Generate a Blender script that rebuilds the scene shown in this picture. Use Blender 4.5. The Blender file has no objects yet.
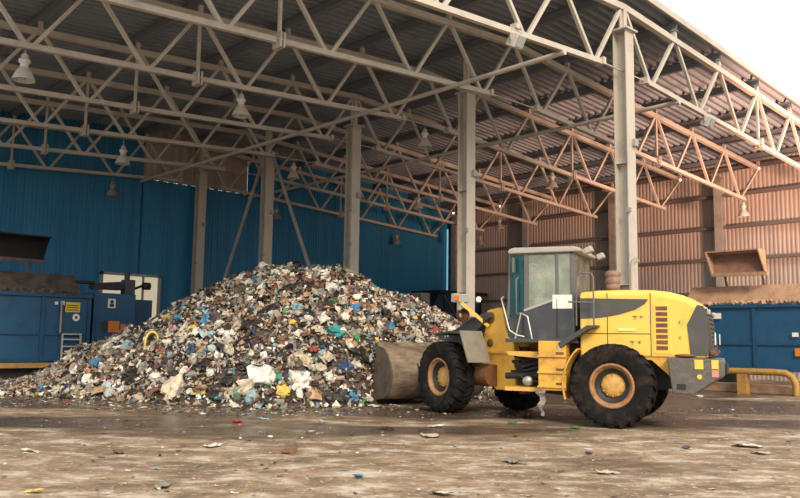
import bpy, math, random
from mathutils import Matrix, Vector, Euler
from math import sin, cos, pi, radians, sqrt, atan2
random.seed(7)
SC = bpy.context.scene
COL = SC.collection

# ------------------------------------------------------------------ site geometry
YAW, PITCH, ROLL, FPX, EYE = 0.7501, 0.1144, -0.0142, 794.33, 1.61
U0, V0 = 19.52, 11.72            # first ridge column; trusses run along X, column row along Y
TS, CS = 4.0, 6.0                # truss and column spacing
def site(r, fw):                 # metres right of / in front of the standing point -> floor x, y
    return (r * cos(YAW) + fw * sin(YAW), -r * sin(YAW) + fw * cos(YAW))
def unsite(x, y):
    return (x * cos(YAW) - y * sin(YAW), x * sin(YAW) + y * cos(YAW))

# ------------------------------------------------------------------ mesh builder
class MB:
    def __init__(s): s.v = []; s.f = []; s.M = Matrix.Identity(4); s.sm = []; s.c = []
    def add(s, vs, fs, smooth=False, col=None):
        n = len(s.v); M = s.M
        s.v += [tuple(M @ Vector(p)) for p in vs]
        for f in fs:
            s.f.append(tuple(i + n for i in f)); s.sm.append(smooth); s.c.append(col)
        return s
    def box(s, c, d, rot=None):
        x, y, z = d[0] / 2, d[1] / 2, d[2] / 2
        R = Euler(rot).to_matrix() if rot else Matrix.Identity(3)
        vs = [Vector(c) + R @ Vector((a * x, b * y, e * z)) for a in (-1, 1) for b in (-1, 1) for e in (-1, 1)]
        return s.add(vs, [(0, 1, 3, 2), (4, 6, 7, 5), (0, 4, 5, 1), (2, 3, 7, 6), (0, 2, 6, 4), (1, 5, 7, 3)])
    def b2(s, a, b):
        return s.box([(a[i] + b[i]) / 2 for i in range(3)], [abs(b[i] - a[i]) for i in range(3)])
    def bar(s, a, b, w, h=None, up=(0, 0, 1)):
        h = h or w; a = Vector(a); b = Vector(b); d = (b - a).normalized(); U = Vector(up)
        if abs(d.dot(U)) > .98: U = Vector((1, 0, 0))
        x = d.cross(U).normalized(); z = x.cross(d).normalized()
        vs = [p + x * (i * w / 2) + z * (j * h / 2) for p in (a, b) for i, j in ((-1, -1), (1, -1), (1, 1), (-1, 1))]
        return s.add(vs, [(0, 3, 2, 1), (4, 5, 6, 7), (0, 1, 5, 4), (1, 2, 6, 5), (2, 3, 7, 6), (3, 0, 4, 7)])
    def tube(s, pts, r, n=10, cap=True, smooth=True):
        pts = [Vector(p) for p in pts]; rs = r if isinstance(r, (list, tuple)) else [r] * len(pts)
        vs = []; fs = []; px = None
        for i, p in enumerate(pts):
            if i == 0: d = pts[1] - p
            elif i == len(pts) - 1: d = p - pts[i - 1]
            else: d = (pts[i + 1] - p).normalized() + (p - pts[i - 1]).normalized()
            d.normalize()
            if px is None:
                U = Vector((0, 0, 1)) if abs(d.z) < .9 else Vector((1, 0, 0)); px = d.cross(U).normalized()
            px = (px - d * px.dot(d)).normalized(); py = d.cross(px)
            for k in range(n):
                a = 2 * pi * k / n; vs.append(p + (px * cos(a) + py * sin(a)) * rs[i])
        for i in range(len(pts) - 1):
            for k in range(n):
                a = i * n + k; b = i * n + (k + 1) % n; fs.append((a, b, b + n, a + n))
        s.add(vs, fs, smooth)
        if cap:
            s.add([vs[k] for k in range(n)], [tuple(range(n))[::-1]])
            s.add([vs[-n + k] for k in range(n)], [tuple(range(n))])
        return s
    def lathe(s, prof, n=24, axis='z', c=(0, 0, 0), smooth=True):
        vs = []; fs = []
        for r, h in prof:
            for k in range(n):
                a = 2 * pi * k / n
                p = {'z': (r * cos(a), r * sin(a), h), 'y': (r * cos(a), h, r * sin(a)), 'x': (h, r * cos(a), r * sin(a))}[axis]
                vs.append((p[0] + c[0], p[1] + c[1], p[2] + c[2]))
        for i in range(len(prof) - 1):
            for k in range(n):
                a = i * n + k; b = i * n + (k + 1) % n; fs.append((a, b, b + n, a + n))
        return s.add(vs, fs, smooth)
    def prism(s, prof, y0, y1, axis='y'):       # profile in x,z swept along y
        n = len(prof)
        def P(a, b, y): return {'y': (a, y, b), 'x': (y, a, b), 'z': (a, b, y)}[axis]
        vs = [P(a, b, y0) for a, b in prof] + [P(a, b, y1) for a, b in prof]
        fs = [tuple(range(n)), tuple(range(2 * n - 1, n - 1, -1))]
        fs += [(i, i + n, (i + 1) % n + n, (i + 1) % n) for i in range(n)]
        return s.add(vs, fs)
    def ring(s, outer, inner, y0, y1):          # frame with a hole (same vertex count), x,z profile
        n = len(outer)
        vs = [(a, y, b) for y in (y0, y1) for L in (outer, inner) for a, b in L]
        fs = []
        for i in range(n):
            j = (i + 1) % n
            fs += [(i, j, n + j, n + i), (2 * n + i, 3 * n + i, 3 * n + j, 2 * n + j), (i, 2 * n + i, 2 * n + j, j), (n + i, n + j, 3 * n + j, 3 * n + i)]
        return s.add(vs, fs)
    def build(s, name, mat, parent=None, bevel=0, loc=None, fix=True):
        me = bpy.data.meshes.new(name); me.from_pydata(s.v, [], s.f)
        me.polygons.foreach_set('use_smooth', s.sm)
        if any(c is not None for c in s.c):
            at = me.color_attributes.new('Col', 'BYTE_COLOR', 'CORNER'); d = []
            for poly, c in zip(me.polygons, s.c):
                for _ in poly.loop_indices: d += [*(c or (.5, .5, .5)), 1]
            at.data.foreach_set('color', d)
        me.materials.append(mat)
        if fix:
            import bmesh
            bm = bmesh.new(); bm.from_mesh(me); bmesh.ops.recalc_face_normals(bm, faces=bm.faces); bm.to_mesh(me); bm.free()
        me.update()
        o = bpy.data.objects.new(name, me); COL.objects.link(o)
        if parent: o.parent = parent
        if loc: o.location = loc
        if bevel:
            m = o.modifiers.new('Bevel', 'BEVEL'); m.width = bevel; m.segments = 2; m.limit_method = 'ANGLE'; m.angle_limit = radians(35)
        return o

def tag(o, label=None, cat=None, group=None, kind=None):
    if label: o['label'] = label
    if cat: o['category'] = cat
    if group: o['group'] = group
    if kind: o['kind'] = kind
    return o
def empty(name, loc=(0, 0, 0), rz=0, label=None, cat=None, group=None):
    o = bpy.data.objects.new(name, None); COL.objects.link(o); o.location = loc; o.rotation_euler = (0, 0, rz)
    o.empty_display_size = .2
    return tag(o, label, cat, group)
KIDS = {}
def copy_tree(o, parent=None):
    c = o.copy(); COL.objects.link(c); c.parent = parent
    for ch in [k for k in bpy.data.objects if k.parent == o]: copy_tree(ch, c)
    return c

# ------------------------------------------------------------------ materials
def S(c):
    return tuple((x / 12.92 if x <= .04045 else ((x + .055) / 1.055) ** 2.4) for x in c) + (1,)
def H(h):
    return S(tuple(int(h[i:i + 2], 16) / 255 for i in (0, 2, 4)))
def mat(name, col, rough=.6, metal=0, dirt=None, amt=.5, scale=3, bump=0, bscale=20, stretch=(1, 1, 1), obj_color=False, attr=False, emit=None, es=0, rvar=0, spec=.5):
    m = bpy.data.materials.new(name); m.use_nodes = True; N = m.node_tree.nodes; L = m.node_tree.links
    b = N['Principled BSDF']; b.inputs['Roughness'].default_value = rough; b.inputs['Metallic'].default_value = metal
    b.inputs['Specular IOR Level'].default_value = spec
    src = None
    if obj_color:
        n = N.new('ShaderNodeObjectInfo'); src = n.outputs['Color']
    elif attr:
        n = N.new('ShaderNodeVertexColor'); n.layer_name = 'Col'; src = n.outputs['Color']
    tc = N.new('ShaderNodeTexCoord'); mp = N.new('ShaderNodeMapping'); mp.inputs['Scale'].default_value = stretch
    L.new(tc.outputs['Object'], mp.inputs['Vector'])
    if dirt:
        nz = N.new('ShaderNodeTexNoise'); nz.inputs['Scale'].default_value = scale; nz.inputs['Detail'].default_value = 8; nz.inputs['Roughness'].default_value = .65
        L.new(mp.outputs[0], nz.inputs['Vector'])
        rp = N.new('ShaderNodeMapRange'); rp.inputs['From Min'].default_value = .62 - .35 * amt; rp.inputs['From Max'].default_value = .78 - .1 * amt
        rp.inputs['To Max'].default_value = min(1, amt * 1.4)
        L.new(nz.outputs['Fac'], rp.inputs['Value'])
        mx = N.new('ShaderNodeMix'); mx.data_type = 'RGBA'
        L.new(rp.outputs[0], mx.inputs['Factor'])
        if src: L.new(src, mx.inputs['A'])
        else: mx.inputs['A'].default_value = col
        mx.inputs['B'].default_value = dirt
        L.new(mx.outputs['Result'], b.inputs['Base Color'])
        if rvar:
            rr = N.new('ShaderNodeMapRange'); rr.inputs['To Min'].default_value = rough; rr.inputs['To Max'].default_value = rough + rvar
            L.new(rp.outputs[0], rr.inputs['Value']); L.new(rr.outputs[0], b.inputs['Roughness'])
    elif src: L.new(src, b.inputs['Base Color'])
    else: b.inputs['Base Color'].default_value = col
    if bump:
        nb = N.new('ShaderNodeTexNoise'); nb.inputs['Scale'].default_value = bscale; nb.inputs['Detail'].default_value = 5
        L.new(mp.outputs[0], nb.inputs['Vector'])
        bp = N.new('ShaderNodeBump'); bp.inputs['Strength'].default_value = bump; bp.inputs['Distance'].default_value = .03
        L.new(nb.outputs['Fac'], bp.inputs['Height']); L.new(bp.outputs[0], b.inputs['Normal'])
    if emit:
        b.inputs['Emission Color'].default_value = emit; b.inputs['Emission Strength'].default_value = es
    return m
def glass(name, col, dens=.35, rough=.08):
    m = bpy.data.materials.new(name); m.use_nodes = True; N = m.node_tree.nodes; L = m.node_tree.links
    out = N['Material Output']; N.remove(N['Principled BSDF'])
    tr = N.new('ShaderNodeBsdfTransparent'); tr.inputs[0].default_value = (.86, .93, .9, 1)
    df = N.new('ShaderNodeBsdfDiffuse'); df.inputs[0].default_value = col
    gl = N.new('ShaderNodeBsdfGlossy'); gl.inputs['Roughness'].default_value = rough
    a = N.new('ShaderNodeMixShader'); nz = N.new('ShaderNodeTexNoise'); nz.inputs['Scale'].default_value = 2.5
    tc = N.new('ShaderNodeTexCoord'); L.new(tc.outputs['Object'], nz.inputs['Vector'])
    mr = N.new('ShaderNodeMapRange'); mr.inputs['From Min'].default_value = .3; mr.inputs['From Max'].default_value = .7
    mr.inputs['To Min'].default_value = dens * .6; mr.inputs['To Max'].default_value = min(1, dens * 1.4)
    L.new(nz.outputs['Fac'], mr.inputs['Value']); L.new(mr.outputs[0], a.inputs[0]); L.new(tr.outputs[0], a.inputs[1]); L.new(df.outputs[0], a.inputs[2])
    f = N.new('ShaderNodeFresnel'); f.inputs[0].default_value = 1.45
    c = N.new('ShaderNodeMixShader'); L.new(f.outputs[0], c.inputs[0]); L.new(a.outputs[0], c.inputs[1]); L.new(gl.outputs[0], c.inputs[2])
    L.new(c.outputs[0], out.inputs['Surface'])
    return m

M = {}
M['steel'] = mat('painted_steel', H('BEB1A1'), .5, 0, H('7E7066'), .35, 1.2, rvar=.2)
M['steel_dark'] = mat('grey_steel', H('A39B92'), .6, 0, H('6E645C'), .45, 2)
M['purlin'] = mat('purlin_steel', H('6E7076'), .6, 0, H('4A4340'), .3, 1)
M['deck'] = mat('roof_deck', H('8F969E'), .5, .1, H('5C5552'), .3, .6)
M['blue_wall'] = mat('blue_cladding', H('2A7AA2'), .5, 0, H('1C5C84'), .5, 1.2, stretch=(3, 3, .12), rvar=.2)
M['grey_wall'] = mat('grey_cladding', H('B4A295'), .6, 0, H('8E7E74'), .45, .8, stretch=(2, 2, .2))
M['girt'] = mat('girt_steel', H('6B6059'), .7)
M['rubber'] = mat('tyre_rubber', H('171413'), .85, 0, H('4E3E32'), .4, 5, spec=.2, bump=.4, bscale=30)
M['yellow'] = mat('yellow_paint', H('F2C050'), .42, 0, H('7A4F22'), .22, 3.5, rvar=.4)
M['yellow_tower'] = mat('orange_yellow_paint', H('F2B244'), .45, 0, H('7A4F22'), .3, 3.5, rvar=.3)
M['yellow_dirty'] = mat('worn_yellow_paint', H('DCA43E'), .55, 0, H('6E4A2C'), .45, 4, rvar=.3)
M['rim'] = mat('rusty_brown_rim', H('A5744A'), .65, 0, H('5B3E2C'), .55, 9)
M['hub'] = mat('hub_yellow', H('CC9A4C'), .55, 0, H('84583A'), .45, 9)
M['cabgrey'] = mat('dark_grey_paint', H('3E3E40'), .5, 0, H('77695C'), .3, 3, rvar=.3)
M['grey_trim'] = mat('charcoal_panel', H('4C4844'), .55, 0, H('6E6258'), .3, 3)
M['weight'] = mat('counterweight_paint', H('5A534D'), .65, 0, H('80715F'), .45, 9, bump=.3, bscale=40)
M['cabpillar'] = mat('cab_pillar_grey', H('625F5C'), .5, 0, H('5A5048'), .3, 4)
M['roofgrey'] = mat('cab_roof_grey', H('A9A196'), .5, 0, H('6E6258'), .3, 3)
M['bucket'] = mat('worn_bucket_steel', H('98846C'), .45, .3, H('42322A'), .68, 2.2, stretch=(1, 1, 2.5), rvar=.3)
M['dark'] = mat('black_machinery', H('201C1A'), .6, 0, H('4A3A2C'), .4, 6)
M['cheek'] = mat('dark_bucket_cheek', H('6A6054'), .5, .3, H('38291F'), .55, 3)
M['boom'] = mat('boom_dark_grey', H('3C3B39'), .55, 0, H('5E5348'), .35, 4)
M['rust'] = mat('rusted_steel', H('7A4A2C'), .75, 0, H('3E281C'), .5, 7)
M['flap'] = mat('dusty_mudguard', H('8A8272'), .6, .2, H('635647'), .45, 4)
M['chrome'] = mat('pale_metal', H('B8B0A6'), .35, .6)
M['cab_glass'] = glass('dust_glare_cab_glass', H('F2EED2'), .22)  # cream diffuse holds dust and the pale window reflections put into the colour
M['front_glass'] = glass('tinted_cab_glass', H('1E5358'), .55)
M['interior'] = mat('cab_interior', H('D8D0B8'), .7, 0, H('8A8474'), .3, 5)
M['white'] = mat('white_sticker', H('EFE9D8'), .5, 0, H('B8A888'), .25, 8)
M['stick_y'] = mat('yellow_reflector', H('E8C050'), .4)
M['stick_p'] = mat('pink_reflector', H('C98878'), .4)
M['orange'] = mat('orange_lens', H('F07030'), .3)
M['lampglass'] = mat('lamp_glass', H('A0A8A2'), .3)
M['cblue'] = mat('container_blue', H('1C4E70'), .5, 0, H('1A2F44'), .4, 1.6, rvar=.25)
M['cblue_dark'] = mat('container_frame_blue', H('1A4868'), .55, 0, H('1A2530'), .4, 2)
M['hopper'] = mat('dirty_hopper_steel', H('65554B'), .8, 0, H('241B16'), .62, 2.2, bump=.6, bscale=9)
M['hopper_warm'] = mat('sunlit_muddy_hopper_steel', H('B58C6C'), .85, 0, H('7C5A42'), .55, 1.8, bump=.7, bscale=8)  # dirty hopper steel with the sunlit haze at right put into its colour
M['lid'] = mat('black_lid_steel', H('1A1615'), .75, 0, H('332924'), .35, 3)
M['lid_warm'] = mat('sunlit_lid_steel', H('8E6450'), .75, 0, H('5A4034'), .5, 3)  # lid steel made paler and browner, sunlit haze put into the colour
M['beam'] = mat('ochre_beam', H('B08440'), .6, 0, H('5A4226'), .45, 4)
M['opening'] = mat('glowing_pale_glazing', H('F2E6C8'), .6, 0, H('D0BE98'), .3, 1.5, emit=H('F6E6C4'), es=.35)
M['sticker_yellow'] = mat('sticker_yellow', H('E8C020'), .5)
M['sticker_orange'] = mat('sticker_orange', H('E07828'), .5)
M['ink'] = mat('dark_print', H('302C28'), .6)
M['lamp_shade'] = mat('lamp_shade_grey', H('CFC4B6'), .4, .2, H('8E8276'), .4, 8)
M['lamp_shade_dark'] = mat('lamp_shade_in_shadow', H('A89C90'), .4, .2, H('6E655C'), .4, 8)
M['led'] = mat('lit_lamp', H('FFF4DC'), .5, emit=H('FFF0D0'), es=2.2)
M['machine'] = mat('dark_teal_machine', H('1C3444'), .6, 0, H('141C22'), .45, 3)
M['waste'] = mat('mixed_waste', None, .65, attr=True, dirt=H('5A483A'), amt=.5, scale=7)
M['item'] = mat('waste_plastic', None, .5, obj_color=True, dirt=H('5A4838'), amt=.5, scale=4, bump=.4, bscale=14)
M['skin'] = mat('skin', H('C08C6C'), .6)
M['hair'] = mat('hair', H('221A16'), .7)
M['vest'] = mat('hi_vis_vest', H('8EE08A'), .6)
M['cloth'] = mat('dark_work_clothes', H('2C4A50'), .8)

# ground: wet brown mud with pale scum streaks and puddles
def ground_mat():
    m = bpy.data.materials.new('wet_mud_concrete'); m.use_nodes = True; N = m.node_tree.nodes; L = m.node_tree.links
    b = N['Principled BSDF']; tc = N.new('ShaderNodeTexCoord')
    mp = N.new('ShaderNodeMapping'); mp.inputs['Rotation'].default_value = (0, 0, radians(43)); L.new(tc.outputs['Object'], mp.inputs['Vector'])
    def noise(sc, det=8, st=(1, 1, 1), rough=.6):
        q = N.new('ShaderNodeMapping'); q.inputs['Scale'].default_value = st; L.new(mp.outputs[0], q.inputs['Vector'])
        n = N.new('ShaderNodeTexNoise'); n.inputs['Scale'].default_value = sc; n.inputs['Detail'].default_value = det; n.inputs['Roughness'].default_value = rough
        L.new(q.outputs[0], n.inputs['Vector']); return n.outputs['Fac']
    def rng(src, a, b_, c=0, d=1):
        r = N.new('ShaderNodeMapRange'); r.inputs['From Min'].default_value = a; r.inputs['From Max'].default_value = b_
        r.inputs['To Min'].default_value = c; r.inputs['To Max'].default_value = d; L.new(src, r.inputs['Value']); return r.outputs[0]
    def mix(f, A, B):
        x = N.new('ShaderNodeMix'); x.data_type = 'RGBA'; L.new(f, x.inputs['Factor'])
        for k, val in (('A', A), ('B', B)):
            if isinstance(val, tuple): x.inputs[k].default_value = val
            else: L.new(val, x.inputs[k])
        return x.outputs['Result']
    n1 = noise(.7, 8, (.8, 1, 1)); n2 = noise(1.8, 9, (.8, 1.1, 1), .72); n3 = noise(9, 7, (.9, 1.1, 1), .75); pud = noise(.22, 3, (.45, 1.2, 1), .5)
    c = mix(rng(n1, .35, .65), H('7A614A'), H('A08466'))
    c = mix(rng(n2, .52, .62, 0, .75), c, H('57473B'))
    c = mix(rng(n2, .49, .38, 0, .95), c, H('C6B6A2'))
    c = mix(rng(n3, .57, .64, 0, .9), c, H('D8CBB4'))
    c = mix(rng(n3, .42, .34, 0, .55), c, H('4A372A'))
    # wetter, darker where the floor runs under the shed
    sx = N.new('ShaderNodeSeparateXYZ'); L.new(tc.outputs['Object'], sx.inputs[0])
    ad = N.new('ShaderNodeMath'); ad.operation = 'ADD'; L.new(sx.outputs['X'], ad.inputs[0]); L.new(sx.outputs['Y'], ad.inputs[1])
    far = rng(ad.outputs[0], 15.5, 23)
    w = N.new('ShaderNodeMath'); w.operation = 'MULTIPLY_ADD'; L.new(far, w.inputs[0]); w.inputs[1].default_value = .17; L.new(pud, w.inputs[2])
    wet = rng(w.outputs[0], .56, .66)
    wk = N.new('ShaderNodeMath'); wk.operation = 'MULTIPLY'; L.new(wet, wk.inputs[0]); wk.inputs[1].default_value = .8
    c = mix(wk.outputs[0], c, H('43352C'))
    L.new(c, b.inputs['Base Color'])
    ro = rng(wet, 0, 1, .62, .12)
    r2 = N.new('ShaderNodeMath'); r2.operation = 'MULTIPLY_ADD'; L.new(n2, r2.inputs[0]); r2.inputs[1].default_value = .25; L.new(ro, r2.inputs[2])
    L.new(r2.outputs[0], b.inputs['Roughness'])
    bp = N.new('ShaderNodeBump'); bp.inputs['Distance'].default_value = .08; L.new(rng(wet, 0, 1, .7, .12), bp.inputs['Strength'])
    hs = N.new('ShaderNodeMath'); hs.operation = 'MULTIPLY_ADD'; L.new(n3, hs.inputs[0]); hs.inputs[1].default_value = .5; L.new(n2, hs.inputs[2])
    L.new(hs.outputs[0], bp.inputs['Height']); L.new(bp.outputs[0], b.inputs['Normal'])
    return m
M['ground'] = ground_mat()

# ------------------------------------------------------------------ the shell
def zb(u): return 9.36 - .0602 * abs(u - U0)       # bottom chord height
def zt(u): return 11.2 - .062 * abs(u - U0)        # top chord height
def zd(u): return zt(u) + .62                      # roof deck

fl = MB(); fl.add([(-60, -60, 0), (120, -60, 0), (120, 120, 0), (-60, 120, 0)], [(0, 1, 2, 3)])
tag(fl.build('floor', M['ground'], fix=False), kind='structure')

def corrugated(p, axis_len, pitch, depth):
    """profile offsets along a length"""
    out = []; x = 0
    while x < axis_len:
        out += [(x, 0), (x + pitch * .4, 0), (x + pitch * .5, depth), (x + pitch * .9, depth)]; x += pitch
    out.append((axis_len, 0)); return out
def roof():
    mb = MB(); prof = []; x_ = 0
    while x_ < 25.4: prof += [(x_, 0), (x_ + .09, 0), (x_ + .12, .15), (x_ + .3, .15)]; x_ += .33
    prof.append((25.5, 0)); ys = V0 - .14
    us = [1.6, U0, 39.6]
    for a, b in ((0, 1), (1, 2)):
        n = len(prof)
        vs = [(us[k], ys + x, zd(us[k]) + d) for k in (a, b) for x, d in prof]
        mb.add(vs, [(i, i + 1, i + 1 + n, i + n) for i in range(n - 1)])
        mb.add([(us[a], ys, zd(us[a]) + .2), (us[b], ys, zd(us[b]) + .2), (us[b], ys + 25.5, zd(us[b]) + .2), (us[a], ys + 25.5, zd(us[a]) + .2)], [(0, 1, 2, 3)])
    return mb.build('ceiling', M['deck'], fix=False)
tag(roof(), kind='structure')
e = MB()
for a, b in ((1.6, U0), (U0, 39.6)):
    e.bar((a, V0 - .17, zd(a) + .06), (b, V0 - .17, zd(b) + .06), .05, .2)
tag(e.build('trim_1', M['steel']), kind='structure')

BW = 36.3
def wall_blue():
    mb = MB()
    for (a, b, z0, z1) in ((0.6, 16.6, 0, 11.2), (16.6, 22.6, 0, 9.25), (22.6, 38.6, 0, 11.2)):
        prof = corrugated(None, b - a, .17, .035); n = len(prof)
        if a == 0.6: pass
        vs = [(a + x, BW + .05 - d, z if z < 10 else zd(a + x) + .1) for z in (z0, z1) for x, d in prof]
        mb.add(vs, [(i, i + 1, i + 1 + n, i + n) for i in range(n - 1)])
    return mb.build('wall_back', M['blue_wall'], fix=False)
tag(wall_blue(), kind='structure')
mb = MB(); prof = corrugated(None, 6, .5, .06); n = len(prof)
mb.add([(16.6 + x, BW + .06 - d, z) for z in (9.25, 12) for x, d in prof], [(i, i + 1, i + 1 + n, i + n) for i in range(n - 1)])
tag(mb.build('wall_back_upper', M['grey_wall'], fix=False), kind='structure')
def wall_grey():
    mb = MB(); L = 27.5; prof = corrugated(None, L, .2, .024); n = len(prof); y0 = V0 - 3
    mb.add([(38.6 - d, y0 + x, z) for z in (0, 11) for x, d in prof], [(i, i + 1, i + 1 + n, i + n) for i in range(n - 1)])
    return mb.build('wall_right', M['grey_wall'], fix=False)
tag(wall_grey(), kind='structure')
k = 2
for z in (.9, 2.5, 4.15, 5.8, 7.4, 9.0, 10.3):
    mb = MB(); mb.b2((38.32, V0 - 3, z - .07), (38.56, BW, z + .07)); tag(mb.build('trim_%d' % k, M['girt']), kind='structure'); k += 1
# wall edge strip of daylight at the far corner
mb = MB(); mb.b2((38.0, BW - .12, 0), (38.09, BW - .06, 9.0)); tag(mb.build('trim_%d' % k, mat('daylight_strip', H('8FC8D8'), .5, emit=H('8FD0E4'), es=.5)), kind='structure'); k += 1
# pale glazed opening in the blue wall with its frame; backlight put in as glow
mb = MB(); mb.b2((14.95, BW - .02, .6), (17.75, BW + .02, 4.5)); w = mb.build('window_1', M['opening']); tag(w, kind='structure')
mb = MB(); X0, X1, Z1 = 14.85, 17.85, 4.58
mb.b2((X0, BW - .1, .5), (X0 + .14, BW + .03, Z1)); mb.b2((X1 - .14, BW - .1, .5), (X1, BW + .03, Z1)); mb.b2((X0, BW - .1, Z1 - .12), (X1, BW + .03, Z1)); mb.b2((16.9, BW - .09, .5), (17.0, BW + .02, Z1 - .1))
mb.build('window_frame', M['steel_dark'], w)
# perimeter posts of the right wall
for i, y in enumerate((V0, V0 + 6, V0 + 12, V0 + 18, V0 + 23.9)):
    mb = MB(); x = 38.2
    mb.b2((x - .2, y - .2, 0), (x - .17, y + .2, 9.9)); mb.b2((x + .14, y - .2, 0), (x + .17, y + .2, 9.9)); mb.b2((x - .18, y - .02, 0), (x + .15, y + .02, 9.9))
    o = mb.build('wall_post', M['steel_dark'])
    tag(o, 'grey steel wall post against the right cladding, ' + ['nearest the open front', 'above the raised brown lid', 'right of the tall front column', 'just left of the cab', 'in the far corner'][i], 'post', 'steel posts along the grey side wall')

# ------------------------------------------------------------------ ridge columns
hc = [10.45, 9.95, 9.95, 9.85, 9.85]
cl = ['tall cream steel column behind the loader hood, nearest of the ridge row', 'grey cream steel column rising left of the loader cab', 'steel column rising from behind the top of the waste heap, middle of the row',
      'steel column behind the waste peak with diagonal braces meeting at its top', 'slim grey steel column against the blue wall, farthest of the ridge row']
for i in range(5):
    y = V0 + CS * i; r = empty('steel_column', (U0, y, 0), 0, cl[i], 'column', 'steel columns under the roof ridge')
    s = MB(); h = hc[i]; w = .21
    s.b2((-w, -w, .02), (w, -w + .035, h)); s.b2((-w, w - .035, .02), (w, w, h)); s.b2((-.02, -w + .03, .02), (.02, w - .03, h))
    for z in (3.2, 6.6): s.b2((-w + .01, -w + .03, z), (w - .01, w - .03, z + .02))
    s.build('shaft', M['steel'], r, bevel=.004)
    c = MB(); c.b2((-.3, -.3, h), (.3, .3, h + .05)); c.build('cap_plate', M['steel'], r)
    b = MB(); b.b2((-.35, -.35, 0), (.35, .35, .04)); b.build('base_plate', M['steel_dark'], r)
    p = MB(); p.b2((-.07, -.09, h + .05), (.07, .09, zt(U0) - .08)); p.b2((-.16, -.02, h + .05), (.16, .02, zt(U0) - .08)); p.build('bearing_post', M['steel'], r)
    k2 = MB(); k2.b2((-.27, -.3, 5.2), (-.2, -.14, 5.32)); k2.b2((.02, -.31, 7.1), (.2, -.2, 7.3)); k2.build('bracket', M['steel_dark'], r)
for i, (y0, y1) in enumerate(((V0 + 18 - .4, V0 + 12.3), (V0 + 18 + .4, V0 + 23.7))):
    s = MB(); s.tube([(U0, y0, 9.7), (U0, y1, .3)], .08, 8)
    tag(s.build('diagonal_brace', M['steel_dark']), ['long diagonal steel brace sloping down right behind the heap peak', 'long diagonal steel brace sloping down left toward the farthest column'][i], 'brace', 'diagonal braces between the ridge columns')

# ------------------------------------------------------------------ trusses
ordn = ['nearest the open front', 'second from the open front', 'third from the open front', 'fourth from the open front', 'fifth from the open front', 'sixth from the open front', 'farthest, close to the blue wall']
def make_truss(side):
    r = empty('roof_truss', (U0, 0, 0)); sg = -1 if side == 'left' else 1
    bn = [1.5 + 3 * i for i in range(6)]; tn = [3 * i for i in range(6)] + ([18.6] if sg > 0 else [17.6]); z = lambda f, d: f(U0 + d)
    far = 17.0
    m = MB(); m.bar((sg * 1.1, 0, z(zb, 1.1)), (sg * far, 0, z(zb, far)), .13, .14); m.box((sg * 1.15, 0, z(zb, 1.15) + .01), (.12, .26, .2)); m.build('bottom_chord', M['steel'], r)
    m = MB(); m.bar((sg * .0, 0, z(zt, 0)), (sg * tn[-1], 0, z(zt, tn[-1])), .17, .18); m.build('top_chord', M['steel'], r)
    for i, b in enumerate(bn):
        for t in (tn[i], tn[i + 1]):
            q = MB(); dd = .1 if t > b else -.1
            q.bar((sg * (b + dd), 0, z(zb, b) + .04), (sg * (t - dd), 0, z(zt, t) -   .04), .095, .095, up=(0, 1, 0)); q.build('diagonal', M['steel'], r)
    q = MB(); q.bar((sg * 9, 0, z(zb, 9)), (sg * 9, 0, z(zt, 9)), .08); q.build('post', M['steel'], r)
    q = MB()
    for dx in (-.05, .05): q.box((sg * 9 + dx, 0, z(zb, 9)), (.05, .34, .38))
    for a in range(6): q.tube([(sg * 9 - .12, .13 * cos(a * 1.047), z(zb, 9) + .13 * sin(a * 1.047)), (sg * 9 + .12, .13 * cos(a * 1.047), z(zb, 9) + .13 * sin(a * 1.047))], .025, 6)
    q.build('flange_joint', M['steel'], r)
    for t in tn[1:]:
        q = MB(); q.b2((sg * t - .06, -.06, z(zt, t) + .05), (sg * t + .06, .06, zd(U0 + t) - .25)); q.build('purlin_stub', M['steel'], r)
    if sg < 0:
        q = MB(); q.tube([(-1.1, 0, z(zb, 1.1)), (1.1, 0, z(zb, 1.1))], .022, 6); q.build('tie_rod', M['steel'], r)
    return r
for side in ('left', 'right'):
    p0 = make_truss(side)
    for j in range(7):
        o = p0 if j == 0 else copy_tree(p0)
        o.location = (U0, V0 + TS * j, 0)
        tag(o, 'steel roof truss %s of the ridge, %s' % (side, ordn[j]), 'truss', 'roof trusses %s of the ridge' % side)
        if side == 'left' : pass
# purlins, one above each top-chord node
pu = [('left', 3 * i) for i in range(1, 6)] + [('ridge', 0)] + [('right', 3 * i) for i in range(1, 7)]
num = ['', 'first', 'second', 'third', 'fourth', 'fifth', 'sixth']
for sd, d in pu:
    u = U0 + (-d if sd == 'left' else d); z = zd(u) - .03; m = MB()
    m.b2((u - .08, V0 - .1, z - .02), (u + .08, V0 + 24.6, z)); m.b2((u - .08, V0 - .1, z - .28), (u + .08, V0 + 24.6, z - .255)); m.b2((u - .012, V0 - .1, z - .26), (u + .012, V0 + 24.6, z - .02))
    o = m.build('roof_purlin', M['purlin'])
    tag(o, 'long steel roof purlin along the ridge above the column row' if d == 0 else 'long steel purlin under the corrugated roof, %s out from the ridge on the %s side' % (num[d // 3], sd), 'purlin', 'purlins under the roof deck')
# longitudinal ties
for nm, u in (('left', U0 - 2.97), ('right', U0 + 3.05)):
    m = MB(); m.tube([(u, V0 - .1, zb(u) - .12), (u, V0 + 24.4, zb(u) - .12)], .075, 8)
    tag(m.build('tie_beam', M['steel']), 'long round steel tie crossing under the bottom chords %s of the columns' % nm, 'beam', 'longitudinal ties under the trusses')

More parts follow.
